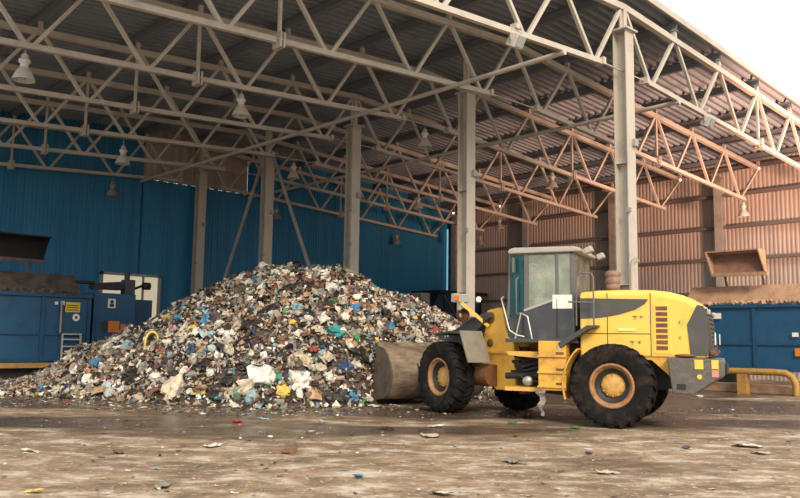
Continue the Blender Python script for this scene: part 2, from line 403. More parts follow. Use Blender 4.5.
# ------------------------------------------------------------------ lamps
def pendant(loc, drop, label, dark=False):
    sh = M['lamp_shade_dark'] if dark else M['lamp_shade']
    r = empty('pendant_lamp', loc, 0, label, 'lamp', 'bell shaped industrial pendant lamps')
    m = MB(); m.tube([(0, 0, 0), (0, 0, -drop)], .012, 6); m.lathe([(0, -drop + .06), (.035, -drop + .04), (.035, -drop - .02), (0, -drop - .04)], 8); m.build('hanger', M['steel_dark'], r)
    z = -drop
    m = MB(); m.lathe([(0, z), (.07, z - .01), (.09, z - .06), (.09, z - .12), (.14, z - .15), (.14, z - .21), (.09, z - .25), (.1, z - .33), (.11, z - .36)], 16); m.build('housing', sh, r)
    m = MB(); m.lathe([(.1, z - .35), (.15, z - .4), (.22, z - .52), (.26, z - .64), (.27, z - .66), (.25, z - .655), (.2, z - .52), (.13, z - .42)], 20); m.build('lamp_shade', sh, r)
    m = MB(); m.lathe([(0, z - .5), (.06, z - .5), (.08, z - .58), (.05, z - .66), (0, z - .68)], 12); m.build('bulb', M['lampglass'], r)
for x, y, u_, j, dr, lb, dk in [
    (0, 0, 5.95, 2, .12, 'large pale bell lamp at the far left edge under the third truss', 0), (0, 0, 11.95, 2, .12, 'pale bell lamp under the left trusses above the left column pair', 0),
    (0, 0, 11.95, 4, .3, 'small bell lamp on a rod over the left end of the blue wall', 0), (0, 0, 14.98, 6, .25, 'bell lamp hanging lowest in front of the blue wall at left', 1),
    (0, 0, 19.5, 4, .15, 'bell lamp between the two diagonal braces below the ridge', 0), (0, 0, 19.5, 2, .15, 'bell lamp below the ridge left of the second column', 0),
    (0, 0, 27.06, 2, .1, 'bell lamp above the loader cab under the right trusses', 0), (0, 0, 36.3, 1, .1, 'bell lamp hanging above the raised brown lid at right', 0),
    (0, 0, 24.1, 6, .3, 'dim bell lamp in front of the blue wall just right of a column', 1), (0, 0, 33.0, 6, .3, 'dim bell lamp in front of the dark right end of the blue wall', 1),
    (0, 0, 27.0, 4, .1, 'dim bell lamp left of the second column under the right trusses', 0), (0, 0, 33.2, 4, .1, 'dim bell lamp just right of the second column, upper one', 1),
    (0, 0, 36.2, 5, .2, 'dim bell lamp right of the second column, lower one', 1)]:
    pendant((u_, V0 + TS * j, zb(u_) - .09), dr, lb, dk)
for u, lb in ((14.6, 'boxy floodlight on the near truss chord left of the tall column'), (24.5, 'boxy floodlight under the near truss chord at upper right')):
    r = empty('floodlight', (u, V0 - .05, zb(u) - .08), 0, lb, 'floodlight', 'boxy floodlights on the near trusses')
    m = MB(); m.box((0, 0, -.14), (.3, .3, .34), (.5, 0, 0)); m.build('housing', M['lamp_shade'], r, bevel=.02)
    m = MB(); m.box((0, -.16, -.22), (.24, .02, .26), (.5, 0, 0)); m.build('lens', M['lampglass'], r)
    m = MB(); m.bar((-.19, 0, .1), (-.19, 0, -.16), .03); m.bar((.19, 0, .1), (.19, 0, -.16), .03); m.bar((-.2, 0, .1), (.2, 0, .1), .03); m.box((0, .02, .22), (.14, .2, .12)); m.build('mounting_bracket', M['steel'], r)
for j, lb in ((1, 'small lit lamp at the right end of a truss above the pendant at right'), (2, 'small lit lamp at a truss end right of the tall column'), (5, 'small lit lamp in the dark right of the second column'), (6, 'small lit lamp in the dark left of the second column')):
    r = empty('bulkhead_lamp', (38.0, V0 + TS * j, 10.05), 0, lb, 'lamp', 'small lit lamps at the truss ends')
    m = MB(); m.lathe([(0, -.1), (.1, -.08), (.13, 0), (.1, .05), (0, .06)], 12); m.build('lens', M['led'], r)
    m = MB(); m.lathe([(.15, .02), (.16, .1), (0, .12)], 12); m.build('lamp_base', M['steel_dark'], r)

# ------------------------------------------------------------------ waste heap
def interp(x, T):
    if x <= T[0][0]: return T[0][1]
    for (a, b), (c, d) in zip(T, T[1:]):
        if x <= c: return b + (d - b) * (x - a) / (c - a)
    return T[-1][1]
HX = [(-12.6, 0), (-11.2, .25), (-10.3, .7), (-9.9, .85), (-9.35, 1.15), (-8.9, 1.48), (-8.4, 1.82), (-7.6, 2.1), (-7.1, 2.45), (-6.0, 3.05), (-4.9, 3.5), (-4.2, 3.8), (-3.1, 3.86), (-2.0, 3.86), (-1.5, 3.66), (-.8, 3.36), (-.3, 3.1), (.5, 2.86), (1.3, 2.45), (1.8, 2.1), (2.6, 1.5), (3.8, .7), (5, 0)]
FX = [(-12.6, 22.6), (-10.2, 21.6), (-9.1, 21.2), (-7.8, 20.7), (-5.3, 19.4), (-2.8, 18.7), (-.9, 19.6), (0, 20.9), (1.2, 22.3), (3.5, 23), (5, 24)]
from mathutils import noise as NZ
def heap(r, fw, rough=True):
    D = interp(r, [(-12, 23.8), (-8, 24.6), (-4, 25), (0, 25), (3, 25.6)]); F = interp(r, FX)
    # profile columns are laid out along sight lines from the open side
    rr = r * D / max(fw, 8) if fw < D else r
    rr = .5 * r + .5 * rr
    h = interp(rr, HX)
    if fw < F: return 0
    if fw < D: t = (fw - F) / (D - F); g = (sin(t * pi / 2)) ** .85
    else: t = (fw - D) / interp(r, [(-7, 2.9), (-3.5, 5.2)]); g = max(0, 1 - t * t)
    z = h * g * .975
    if rough:
        z += min(1, z * 1.2) * (.28 * NZ.noise(Vector((r * .8, fw * .8, 0))) + .16 * NZ.noise(Vector((r * 2.2, fw * 2.2, 3))) + .08 * NZ.noise(Vector((r * 6, fw * 6, 5))))
    return max(0, z)
PAL = [('DCCDB8', 16), ('BDAC98', 14), ('8F7C6A', 16), ('6B5646', 16), ('3F3129', 14), ('211B18', 11), ('F2E8D8', 9), ('A5896A', 9), ('8496A0', 2.5), ('5A8AA0', 1.4), ('2E6A80', 1.0), ('3F8F88', .9),
       ('A0564A', 1.3), ('C0A058', 1.4), ('60785A', 1.1), ('8A5440', 3), ('C8A890', 5), ('9AA6A4', 5), ('D0843C', .8), ('C77F86', .8), ('2A3744', 2.5)]
PC = [H(h)[:3] for h, _ in PAL]; PWT = [w for _, w in PAL]
rnd = random.Random(11)
def crumple(mb, c, size, nrm, col, kind):
    """one small scrap: sheet, lump or stick"""
    R = (Vector(nrm).to_track_quat('Z', 'Y').to_matrix() @ Euler((rnd.uniform(-.9, .9), rnd.uniform(-.9, .9), rnd.uniform(0, 6.3))).to_matrix())
    C = Vector(c); j = lambda a=.3: rnd.uniform(-a, a)
    if kind == 0:
        a, b = size, size * rnd.uniform(.4, .9); vs = []
        for iy in range(3):
            for ix in range(3): vs.append(C + R @ Vector(((ix - 1) * a * .5 + j(.12) * a, (iy - 1) * b * .5 + j(.12) * a, j(.28) * a)))
        fs = []
        for iy in range(2):
            for ix in range(2):
                q = iy * 3 + ix
                fs += [(q, q + 1, q + 4), (q, q + 4, q + 3)] if (ix + iy) % 2 else [(q, q + 1, q + 3), (q + 1, q + 4, q + 3)]
        mb.add(vs, fs, False, col)
    elif kind == 1:
        V = [(1, 0, 0), (-1, 0, 0), (0, 1, 0), (0, -1, 0), (0, 0, 1), (0, 0, -1)]
        vs = [C + R @ (Vector(p) * size * .5 * rnd.uniform(.55, 1.15)) for p in V]
        mb.add(vs, [(0, 2, 4), (2, 1, 4), (1, 3, 4), (3, 0, 4), (2, 0, 5), (1, 2, 5), (3, 1, 5), (0, 3, 5)], rnd.random() < .4, col)
    else:
        a, w, t = size * 1.3, size * rnd.uniform(.12, .3), size * .1
        vs = [C + R @ Vector((x * a / 2, y * w / 2 + (x > 0) * j(.2) * size, z * t / 2)) for x in (-1, 1) for y in (-1, 1) for z in (-1, 1)]
        mb.add(vs, [(0, 1, 3, 2), (4, 6, 7, 5), (0, 4, 5, 1), (2, 3, 7, 6), (0, 2, 6, 4), (1, 5, 7, 3)], False, col)
def hn(r, fw):
    e = .15; a = (heap(r + e, fw, 0) - heap(r - e, fw, 0)) / (2 * e); b = (heap(r, fw + e, 0) - heap(r, fw - e, 0)) / (2 * e)
    n = Vector((-a, -b, 1)).normalized(); x, y = site(n.x, n.y); return Vector((x, y, n.z))
pile = MB()
nx, ny = 150, 100; R0, R1, F0, F1 = -12.8, 5.2, 18.2, 30.6
vs = []
for iy in range(ny + 1):
    for ix in range(nx + 1):
        r = R0 + (R1 - R0) * ix / nx; fw = F0 + (F1 - F0) * iy / ny; z = heap(r, fw); x, y = site(r, fw); vs.append((x, y, z - .06))
dk = H('3A2F28')[:3]
pile.add(vs, [(iy * (nx + 1) + ix, iy * (nx + 1) + ix + 1, (iy + 1) * (nx + 1) + ix + 1, (iy + 1) * (nx + 1) + ix) for iy in range(ny) for ix in range(nx) if max(vs[q_][2] for q_ in (iy * (nx + 1) + ix, iy * (nx + 1) + ix + 1, (iy + 1) * (nx + 1) + ix + 1, (iy + 1) * (nx + 1) + ix)) > -.05], False, dk)
def in_bucket(r, fw):   # keep scraps out of the loader and its bucket
    return (r > -.66 and fw < 21.1 + .5 * (r + .7)) or (r > .3 and fw < 22.6)
cnt = 0
while cnt < 30000:
    r = rnd.uniform(-12.4, 4); D = 25; F = interp(r, FX); fw = F - .35 + (rnd.random() ** .9) * (27.5 - F)
    if in_bucket(r, fw): continue
    z = heap(r, fw)
    if z < .02 and rnd.random() < .75: continue
    x, y = site(r, fw); n = hn(r, fw)
    c = PC[rnd.choices(range(len(PC)), PWT)[0]]; v = rnd.uniform(.65, 1.2); c = tuple(min(1, q * v) for q in c)
    sz = rnd.choices([rnd.uniform(.05, .11), rnd.uniform(.11, .19), rnd.uniform(.19, .32)], [6, 3.4, .7])[0]
    crumple(pile, (x + n.x * .02, y + n.y * .02, max(z, .02) + n.z * .03), sz, n, c, rnd.choices([0, 1, 2], [6, 2, 1.6])[0]); cnt += 1
o = pile.build('waste_heap', M['waste'], fix=False)
tag(o, 'huge heap of mixed household rubbish scraps filling the shed floor left of the loader', 'waste heap', kind='stuff')

# individual pieces on the heap --------------------------------------------------
def ico_blob(seed, sq=(1, 1, .7), amp=.25, sub=2, fr=2.5):
    import bmesh
    bm = bmesh.new(); bmesh.ops.create_icosphere(bm, subdivisions=sub, radius=.5)
    for v in bm.verts:
        k = 1 + amp * NZ.noise(v.co * fr * 2 + Vector((seed, seed * 2.1, 0))) + amp * .6 * NZ.noise(v.co * fr * 5 + Vector((seed, 0, seed)))
        v.co = Vector((v.co.x * sq[0], v.co.y * sq[1], v.co.z * sq[2])) * k
    me = bpy.data.meshes.new('plastic_bag'); bm.to_mesh(me); bm.free(); return me
def bag_mesh(seed):
    me = ico_blob(seed, (1, .85, .65), .55, 3, 1.6)
    top = Vector((.0, 0, 1)); d = Vector((cos(seed), sin(seed), .4)).normalized()
    for v in me.vertices:      # gathered knot
        q = v.co.normalized().dot(d)
        if q > .86: v.co = v.co + d * (q - .86) * 1.0
    return me
def sheet_mesh(seed, a=1, b=.7, amp=.22):
    n = 9; q = random.Random(seed); vs = []; fs = []
    for i in range(n):
        for j in range(n):
            x = (i / (n - 1) - .5) * a; y = (j / (n - 1) - .5) * b
            z = amp * (NZ.noise(Vector((x * 3 + seed, y * 3, 0))) + .6 * NZ.noise(Vector((x * 7, y * 7 + seed, 0))))
            x *= 1 + .5 * NZ.noise(Vector((y * 3, seed, 1))); y *= 1 + .5 * NZ.noise(Vector((x * 3, seed, 2)))
            vs.append((x, y, z))
    for i in range(n - 1):
        for j in range(n - 1): k = i * n + j; fs.append((k, k + 1, k + 1 + n, k + n))
    me = bpy.data.meshes.new('crumpled_sheet'); me.from_pydata(vs, [], fs); me.polygons.foreach_set('use_smooth', [j % 3 == 0 for j in range(len(fs))]); return me
def bottle_mesh():
    mb = MB(); mb.lathe([(0, -.5), (.13, -.5), (.15, -.46), (.15, -.2), (.135, -.17), (.15, -.14), (.15, .15), (.1, .3), (.05, .38), (.05, .44), (0, .44)], 12, 'x')
    me = bpy.data.meshes.new('plastic_bottle'); me.from_pydata(mb.v, [], mb.f); me.polygons.foreach_set('use_smooth', mb.sm); return me
def cap_mesh():
    mb = MB(); mb.lathe([(0, .42), (.058, .42), (.058, .5), (0, .5)], 10, 'x')
    me = bpy.data.meshes.new('bottle_cap'); me.from_pydata(mb.v, [], mb.f); return me
def card_mesh(seed):
    q = random.Random(seed); vs = [(-.5, -.35, 0), (0, -.36, .05), (.5, -.3, -.08), (-.48, .3, .1), (.02, .34, .16), (.46, .36, 0)]
    vs = [(x + q.uniform(-.05, .05), y + q.uniform(-.05, .05), z + q.uniform(-.04, .04)) for x, y, z in vs]
    vs += [(x, y, z - .03) for x, y, z in vs]
    me = bpy.data.meshes.new('cardboard_piece'); me.from_pydata(vs, [], [(0, 1, 4, 3), (1, 2, 5, 4), (6, 9, 10, 7), (7, 10, 11, 8), (0, 6, 7, 1), (1, 7, 8, 2), (2, 8, 11, 5), (5, 11, 10, 4), (4, 10, 9, 3), (3, 9, 6, 0)]); return me
def plank_mesh():
    mb = MB(); mb.box((0, 0, 0), (1, .16, .04)); mb.box((.35, 0, .035), (.05, .15, .03))
    me = bpy.data.meshes.new('wood_board'); me.from_pydata(mb.v, [], mb.f); return me
def tub_mesh():
    mb = MB(); mb.lathe([(0, 0), (.3, 0), (.4, .55), (.44, .55), (.44, .6), (.38, .6), (.28, .04), (0, .04)], 16)
    me = bpy.data.meshes.new('plastic_tub'); me.from_pydata(mb.v, [], mb.f); return me
PROTO = {'plastic_bag': [bag_mesh(s) for s in range(6)], 'crumpled_sheet': [sheet_mesh(s) for s in range(8)], 'rag': [sheet_mesh(20 + s, 1, .5, .35) for s in range(5)],
         'plastic_bottle': [bottle_mesh()], 'cardboard_piece': [card_mesh(s) for s in range(4)], 'wood_board': [plank_mesh()], 'plastic_tub': [tub_mesh()], 'foam_lump': [ico_blob(s, (1, .7, .5), .5, 2, 1.1) for s in range(4)]}
CAPM = cap_mesh()
for L_ in PROTO.values():
    for me in L_: me.materials.append(M['item'])
CAPM.materials.append(M['item'])
COLS = {'white': 'E2DACB', 'cream': 'CDBB9E', 'grey': '8F877E', 'black': '1E1B1A', 'blue': '3A7FA4', 'teal': '2A9494', 'pale blue': '93B4BC', 'red': 'B03A30', 'yellow': 'E0C050', 'green': '3F8A4C', 'brown': '7C543C', 'tan': 'BC9468', 'orange': 'D8813A', 'pink': 'D0989A', 'clear': 'B8C0BC', 'dark blue': '1E3A5C'}
WORD = {'plastic_bag': 'crumpled plastic bag', 'crumpled_sheet': 'crumpled sheet of film', 'rag': 'twisted rag', 'plastic_bottle': 'plastic bottle', 'cardboard_piece': 'bent piece of cardboard', 'wood_board': 'broken wooden board', 'plastic_tub': 'plastic tub', 'foam_lump': 'lump of foam'}
CAT = {'plastic_bag': 'bag', 'crumpled_sheet': 'plastic sheet', 'rag': 'rag', 'plastic_bottle': 'bottle', 'cardboard_piece': 'cardboard', 'wood_board': 'board', 'plastic_tub': 'tub', 'foam_lump': 'foam'}
def item(kind, colname, loc, size, nrm=(0, 0, 1), label=None, group=None, rot=None, stretch=(1, 1, 1), q=rnd):
    size *= .72
    me = q.choice(PROTO[kind]); o = bpy.data.objects.new(kind, me); COL.objects.link(o)
    base = Vector(nrm).to_track_quat('Z', 'Y').to_matrix()
    R = base @ Euler(rot if rot else (q.uniform(-.35, .35), q.uniform(-.35, .35), q.uniform(0, 6.28))).to_matrix()
    o.rotation_euler = R.to_euler(); o.location = loc; o.scale = tuple(size * s for s in stretch)
    c = H(COLS[colname]); v = q.uniform(.85, 1.1); o.color = (min(1, c[0] * v), min(1, c[1] * v), min(1, c[2] * v), 1)
    if kind == 'plastic_bottle':
        k = bpy.data.objects.new('bottle_cap', CAPM); COL.objects.link(k); k.parent = o; k.color = H(COLS[q.choice(['blue', 'red', 'white'])])
    tag(o, label, CAT[kind], group); return o
# the marked pieces, each placed where the photo shows it (sight-line -> heap surface)
def on_heap(px, py):
    """distance along a bearing where the heap reaches the given elevation"""
    x = (px - 400) / FPX; y = (249 - py) / FPX; cr, sr = cos(ROLL), sin(ROLL); x, y = cr * x + sr * y, -sr * x + cr * y
    fw = cos(PITCH) - y * sin(PITCH); z = sin(PITCH) + y * cos(PITCH); t = 17.0
    while t < 27:
        if EYE + z * t < max(.02, heap(x * t, fw * t)): break
        t += .03
    t = min(t, 25.2); return x * t, fw * t, EYE + z * t
spec = [
 ('foam_lump', 'white', 262, 269, .5, 'white foam block standing on the very peak of the waste heap', None),
 ('plastic_bag', 'teal', 337, 332, .62, 'bright teal plastic bag in the middle of the waste heap', None),
 ('plastic_bag', 'green', 356, 337, .35, 'dark green plastic bag just right of the bright teal bag', None),
 ('plastic_bag', 'green', 334, 301, .35, 'green plastic bag high on the heap below its crest', None),
 ('plastic_bag', 'blue', 181, 342, .42, 'round blue plastic bag on the left half of the heap', None),
 ('crumpled_sheet', 'blue', 212, 321, .85, 'wide bright blue film sheet high on the left slope of the heap', None),
 ('crumpled_sheet', 'pale blue', 180, 312, .8, 'pale blue film sheet at the upper left edge of the heap', None),
 ('plastic_bag', 'pale blue', 127, 346, .55, 'pale blue bag on the far left slope of the heap', None),
 ('plastic_bag', 'pale blue', 252, 397, .5, 'light blue bag at the front foot of the heap', None),
 ('plastic_bag', 'yellow', 191, 330, .42, 'yellow plastic bag on the left half of the heap', None),
 ('plastic_bag', 'yellow', 283, 391, .5, 'yellow plastic bag at the front foot right of the white bags', None),
 ('crumpled_sheet', 'yellow', 201, 387, .75, 'flat pale yellow sheet at the front foot of the heap', None),
 ('plastic_bag', 'black', 134, 380, .62, 'black rubbish bag low on the left slope of the heap', None),
 ('plastic_bag', 'black', 254, 345, .7, 'large black rubbish bag in the centre left of the heap', None),
 ('plastic_bag', 'black', 250, 325, .6, 'black rubbish bag above another black bag left of centre', None),
 ('plastic_bag', 'black', 211, 293, .6, 'black rubbish bag near the top left shoulder of the heap', None),
 ('plastic_bag', 'black', 396, 320, .4, 'round black bag on the right shoulder of the heap', None),
 ('plastic_bag', 'black', 362, 356, .8, 'black rubbish bag beside the loader bucket, upper one', None),
 ('plastic_bag', 'black', 338, 401, .8, 'flat black bag at the foot of the heap left of the bucket', None),
 ('plastic_bag', 'dark blue', 345, 368, .6, 'dark blue bag left of the loader bucket', None),
 ('plastic_bag', 'white', 262, 379, 1.0, 'biggest white bag at the front foot of the heap', None),
 ('plastic_bag', 'cream', 247, 388, .8, 'cream bag leaning on the left side of the biggest white bag', None),
 ('plastic_bag', 'white', 299, 381, .8, 'white bag right of the biggest white bag at the foot', None),
 ('plastic_bag', 'cream', 176, 388, .9, 'wide cream bag at the foot of the left slope', None),
 ('plastic_bag', 'white', 226, 346, .45, 'white bag halfway up left of the black bags', None),
 ('cardboard_piece', 'tan', 399, 301, .85, 'large tan cardboard piece on the right shoulder of the heap', None),
 ('cardboard_piece', 'white', 399, 343, .55, 'white card piece resting above the bucket edge', None),
 ('wood_board', 'tan', 273, 371, .8, 'tan wooden board leaning beside the biggest white bag', None),
 ('cardboard_piece', 'brown', 290, 277, .6, 'brown card piece on the crest of the heap', None),
 ('crumpled_sheet', 'red', 96, 366, .9, 'long reddish sheet on the far left toe of the heap', None),
 ('wood_board', 'brown', 62, 375, 1.0, 'reddish brown board sticking out of the left toe of the heap', None),
 ('plastic_bag', 'blue', 41, 389, .4, 'blue bag at the far left end of the heap', None),
 ('plastic_bottle', 'pale blue', 311, 342, .4, 'pale blue bottle left of the bright teal bag', None),
 ('plastic_tub', 'white', 307, 323, .4, 'white tub in the middle of the heap', None),
]
P3 = random.Random(5)
for kd, cn, px, py, sz, lb, gr in spec:
    r, fw, z = on_heap(px, py); x, y = site(r, fw); n = hn(r, fw)
    if py < 275: z += .1
    item(kd, cn, (x, y, max(z, sz * .1)), sz, n, lb, None, q=P3, rot=((.2, -.5, 0) if kd == 'wood_board' else None))
# yellow hoop of hose on the left slope
r, fw, z = on_heap(152, 345); x, y = site(r, fw); hoop = MB(); pts = []
for i in range(13):
    a = pi * i / 12; pts.append((.17 * cos(a), -.05 + .05 * sin(a * 2), -.2 + .5 * sin(a) ** .6))
hoop.tube(pts, .032, 8); o = hoop.build('hose_loop', M['item']); o.location = (x, y, z + .05); o.rotation_euler = (-.3, 0, -YAW); o.color = H('E4C45A')
tag(o, 'yellow looped hose standing out of the left slope of the heap', 'hose')
kinds = ['plastic_bag'] * 10 + ['crumpled_sheet'] * 9 + ['rag'] * 4 + ['plastic_bottle'] * 3 + ['cardboard_piece'] * 3 + ['foam_lump'] * 2 + ['wood_board'] + ['plastic_tub']
cw = {'plastic_bag': [('white', 8), ('cream', 4), ('grey', 3), ('black', 5), ('blue', .7), ('pale blue', .5), ('red', .4), ('yellow', .6), ('green', .7), ('clear', 3), ('pink', .5), ('dark blue', 1.5)],
      'crumpled_sheet': [('white', 6), ('clear', 5), ('cream', 3), ('blue', .5), ('pale blue', .5), ('black', 2.5), ('grey', 3)], 'rag': [('brown', 3), ('grey', 3), ('cream', 2), ('red', .8), ('dark blue', 1), ('pink', .6)],
      'plastic_bottle': [('clear', 3), ('pale blue', 2), ('green', 1), ('white', 1.5)], 'cardboard_piece': [('tan', 3), ('brown', 3)], 'foam_lump': [('white', 3), ('cream', 1), ('yellow', .5)], 'wood_board': [('tan', 1), ('brown', 1)], 'plastic_tub': [('white', 1), ('blue', .5), ('red', .4)]}
made = 0; taken = []
while made < 285:
    r = P3.uniform(-10.8, 2.4); F = interp(r, FX); fw = F - .1 + P3.random() * (24.9 - F)
    if in_bucket(r, fw): continue
    z = heap(r, fw)
    if z < .05: continue
    if any((r - a) ** 2 + (z - b) ** 2 < .045 for a, b in taken): continue
    taken.append((r, z)); kd = P3.choice(kinds); cs, ws = zip(*cw[kd]); cn = P3.choices(cs, ws)[0]
    px = r / fw; side = 'far left' if px < -.34 else 'left' if px < -.22 else 'centre left' if px < -.13 else 'centre right' if px < -.05 else 'right'
    rel = z / 3.9; lv = 'foot' if rel < .22 else 'lower slope' if rel < .48 else 'upper slope' if rel < .8 else 'crest'
    sz = {'plastic_bag': P3.uniform(.25, .5), 'crumpled_sheet': P3.uniform(.3, .65), 'rag': P3.uniform(.35, .7), 'plastic_bottle': P3.uniform(.28, .38), 'cardboard_piece': P3.uniform(.3, .55), 'foam_lump': P3.uniform(.2, .4), 'wood_board': P3.uniform(.5, .9), 'plastic_tub': P3.uniform(.25, .35)}[kd]
    x, y = site(r, fw); n = hn(r, fw)
    nm = '%s %s at the %s of the heap, %s part' % (cn, WORD[kd], lv, side)
    item(kd, cn, (x + n.x * .05, y + n.y * .05, z + .04), sz, n, nm, nm.replace(' at the', 's at the'), q=P3); made += 1

# litter on the muddy floor ---------------------------------------------------
lit = [('plastic_bag', 'red', 237, 423, .35, 'red plastic bag lying alone on the mud before the heap'), ('plastic_bag', 'pale blue', 262, 420, .3, 'pale blue bag on the mud right of the red bag'),
 ('crumpled_sheet', 'white', 212, 447, .5, 'white film on the mud below the red bag'), ('rag', 'brown', 289, 452, .7, 'brown and pink rag on the mud in the middle foreground'), ('plastic_bag', 'blue', 358, 478, .22, 'small bright blue scrap on the mud at front centre'),
 ('rag', 'grey', 163, 487, .5, 'grey rag lying on the mud at front left'), ('crumpled_sheet', 'yellow', 34, 493, .3, 'yellow scrap at the front left corner of the floor'), ('rag', 'black', 387, 430, .5, 'black rag on the mud below the bucket'),
 ('crumpled_sheet', 'white', 376, 407, .6, 'white film sheet just left of the loader bucket'), ('crumpled_sheet', 'cream', 430, 437, .7, 'cream film sheet below the front tyre'), ('crumpled_sheet', 'white', 436, 427, .5, 'white scrap just under the front tyre'),
 ('plastic_bag', 'green', 575, 429, .28, 'small green bag beside the rear tyre'), ('plastic_bag', 'green', 512, 424, .3, 'green scrap on the mud under the cab steps'), ('rag', 'dark blue', 687, 449, .4, 'dark blue rag on the mud right of the rear tyre'),
 ('crumpled_sheet', 'white', 747, 447, .8, 'white film sheet on the mud at right'), ('crumpled_sheet', 'cream', 760, 454, .5, 'cream scrap just below the white film at right'), ('crumpled_sheet', 'white', 442, 495, .45, 'white film at the bottom edge of the floor'),
 ('crumpled_sheet', 'cream', 606, 474, .5, 'cream scrap on the mud at front right'), ('plastic_bag', 'white', 700, 397, .45, 'white bag on the floor behind the rear counterweight'), ('rag', 'grey', 513, 463, .6, 'grey rag in the foreground below the cab'),
 ('rag', 'brown', 118, 453, .5, 'brown rag on the wet floor at left'), ('plastic_bag', 'black', 589, 455, .2, 'small black scrap below the rear tyre'), ('crumpled_sheet', 'white', 310, 433, .3, 'small white scrap between the rags before the heap'),
 ('rag', 'cream', 30, 452, .5, 'cream rag at the left edge of the floor'), ('plastic_bottle', 'clear', 320, 424, .32, 'clear bottle on the mud before the heap'), ('cardboard_piece', 'tan', 660, 412, .4, 'tan card scrap behind the rear tyre')]
def on_floor(px, py):
    x = (px - 400) / FPX; y = (249 - py) / FPX; cr, sr = cos(ROLL), sin(ROLL); x, y = cr * x + sr * y, -sr * x + cr * y
    fw = cos(PITCH) - y * sin(PITCH); z = sin(PITCH) + y * cos(PITCH); t = -EYE / z; return site(x * t, fw * t)
for kd, cn, px, py, sz, lb in lit:
    x, y = on_floor(px, py)
    item(kd, cn, (x, y, .03 if kd != 'plastic_bottle' else .06), sz * .8, (0, 0, 1), lb, None, rot=(P3.uniform(-.1, .1), P3.uniform(-.1, .1), P3.uniform(0, 6)), stretch=(1, 1, .35 if kd != 'plastic_bottle' else 1), q=P3)
sc = MB()
for _ in range(5000):
    fw = 8.3 + rnd.random() ** 1.1 * 14; r = rnd.uniform(-.56, .56) * fw
    if rnd.random() < .5: fw = rnd.uniform(17.5, 20.5); r = rnd.uniform(-11, 9)
    big = 1
    if rnd.random() < .4: r = rnd.uniform(-10.5, 3.5); fw = interp(r, FX) + .3 - 2.6 * rnd.random() ** 2.2; big = 1.7
    x, y = site(r, fw); c = PC[rnd.choices(range(len(PC)), PWT)[0]]; c = tuple(min(1, q * rnd.uniform(.8, 1.3)) for q in c)
    crumple(sc, (x, y, .008), big * rnd.uniform(.012, .06) * (2 if rnd.random() < .12 else 1), (rnd.uniform(-.1, .1), rnd.uniform(-.1, .1), 1), c, 0)
sv = [(v[0], v[1], max(.004, .01 + (v[2]) * .25)) for v in sc.v]; sc.v = sv
tag(sc.build('litter_scraps', M['waste'], fix=False), 'tiny trampled scraps of rubbish strewn over the muddy floor', 'litter', kind='stuff')

# ------------------------------------------------------------------ wheel loader
RA = radians(24.5); FA = radians(58)
ox, oy = site(4.61, 16.53)
# heading of the rear frame in floor axes
def hd(a):
    hx, hy = site(-cos(a), sin(a)); return atan2(hy, hx)
LO = empty('wheel_loader', (ox, oy, 0), hd(RA), 'yellow wheel loader with dark grey cab and its bucket pushed against the waste heap', 'wheel loader')
fx, fy = site(2.0, 18.85)
MR = Matrix.Translation((ox, oy, 0)) @ Matrix.Rotation(hd(RA), 4, 'Z')
MF = MR.inverted() @ Matrix.Translation((fx, fy, 0)) @ Matrix.Rotation(hd(FA), 4, 'Z')   # front frame -> rear frame
class FB(MB):
    def __init__(s): super().__init__(); s.M = MF.copy()

def tyre(mb, cx, cy, cz, side, ang=0):
    """earthmover tyre, outer face toward side*y"""
    w = .27; prof = [(.42, -w * .75), (.5, -w * .93), (.62, -w), (.71, -w * .95), (.76, -w * .8), (.765, 0), (.76, w * .8), (.71, w * .95), (.62, w), (.5, w * .93), (.42, w * .75), (.38, w * .55), (.38, -w * .55), (.42, -w * .75)]
    old = mb.M.copy(); mb.M = old @ Matrix.Translation((cx, cy, cz))
    mb.lathe(prof, 48, 'y')
    n = 22
    for sd in (-1, 1):
        for i in range(n):
            a = 2 * pi * (i + (.5 if sd > 0 else 0)) / n; st = [( .62, 1.01, 0), (.715, 1.0, .01), (.79, .86, .03), (.805, .45, .1), (.8, .02, .17)]
            vs = []
            for r, f, da in st:
                for dw in (-.062, .062):
                    aa = a + da + dw / r * (.8 if r < .7 else 1); vs.append((r * cos(aa), sd * f * w, r * sin(aa)))
            for r, f, da in st:
                for dw in (-.062, .062):
                    aa = a + da + dw / r; r2 = r - .06; vs.append((r2 * cos(aa), sd * f * w * .93, r2 * sin(aa)))
            m = len(st); fs = []
            for k in range(m - 1):
                b = 2 * k; fs += [(b, b + 1, b + 3, b + 2), (b, b + 2, b + 2 + 2 * m, b + 2 * m), (b + 1, b + 1 + 2 * m, b + 3 + 2 * m, b + 3)]
            fs += [(0, 2 * m, 2 * m + 1, 1), (2 * m - 2, 2 * m - 1, 4 * m - 1, 4 * m - 2)]
            mb.add(vs, fs)
    mb.M = old
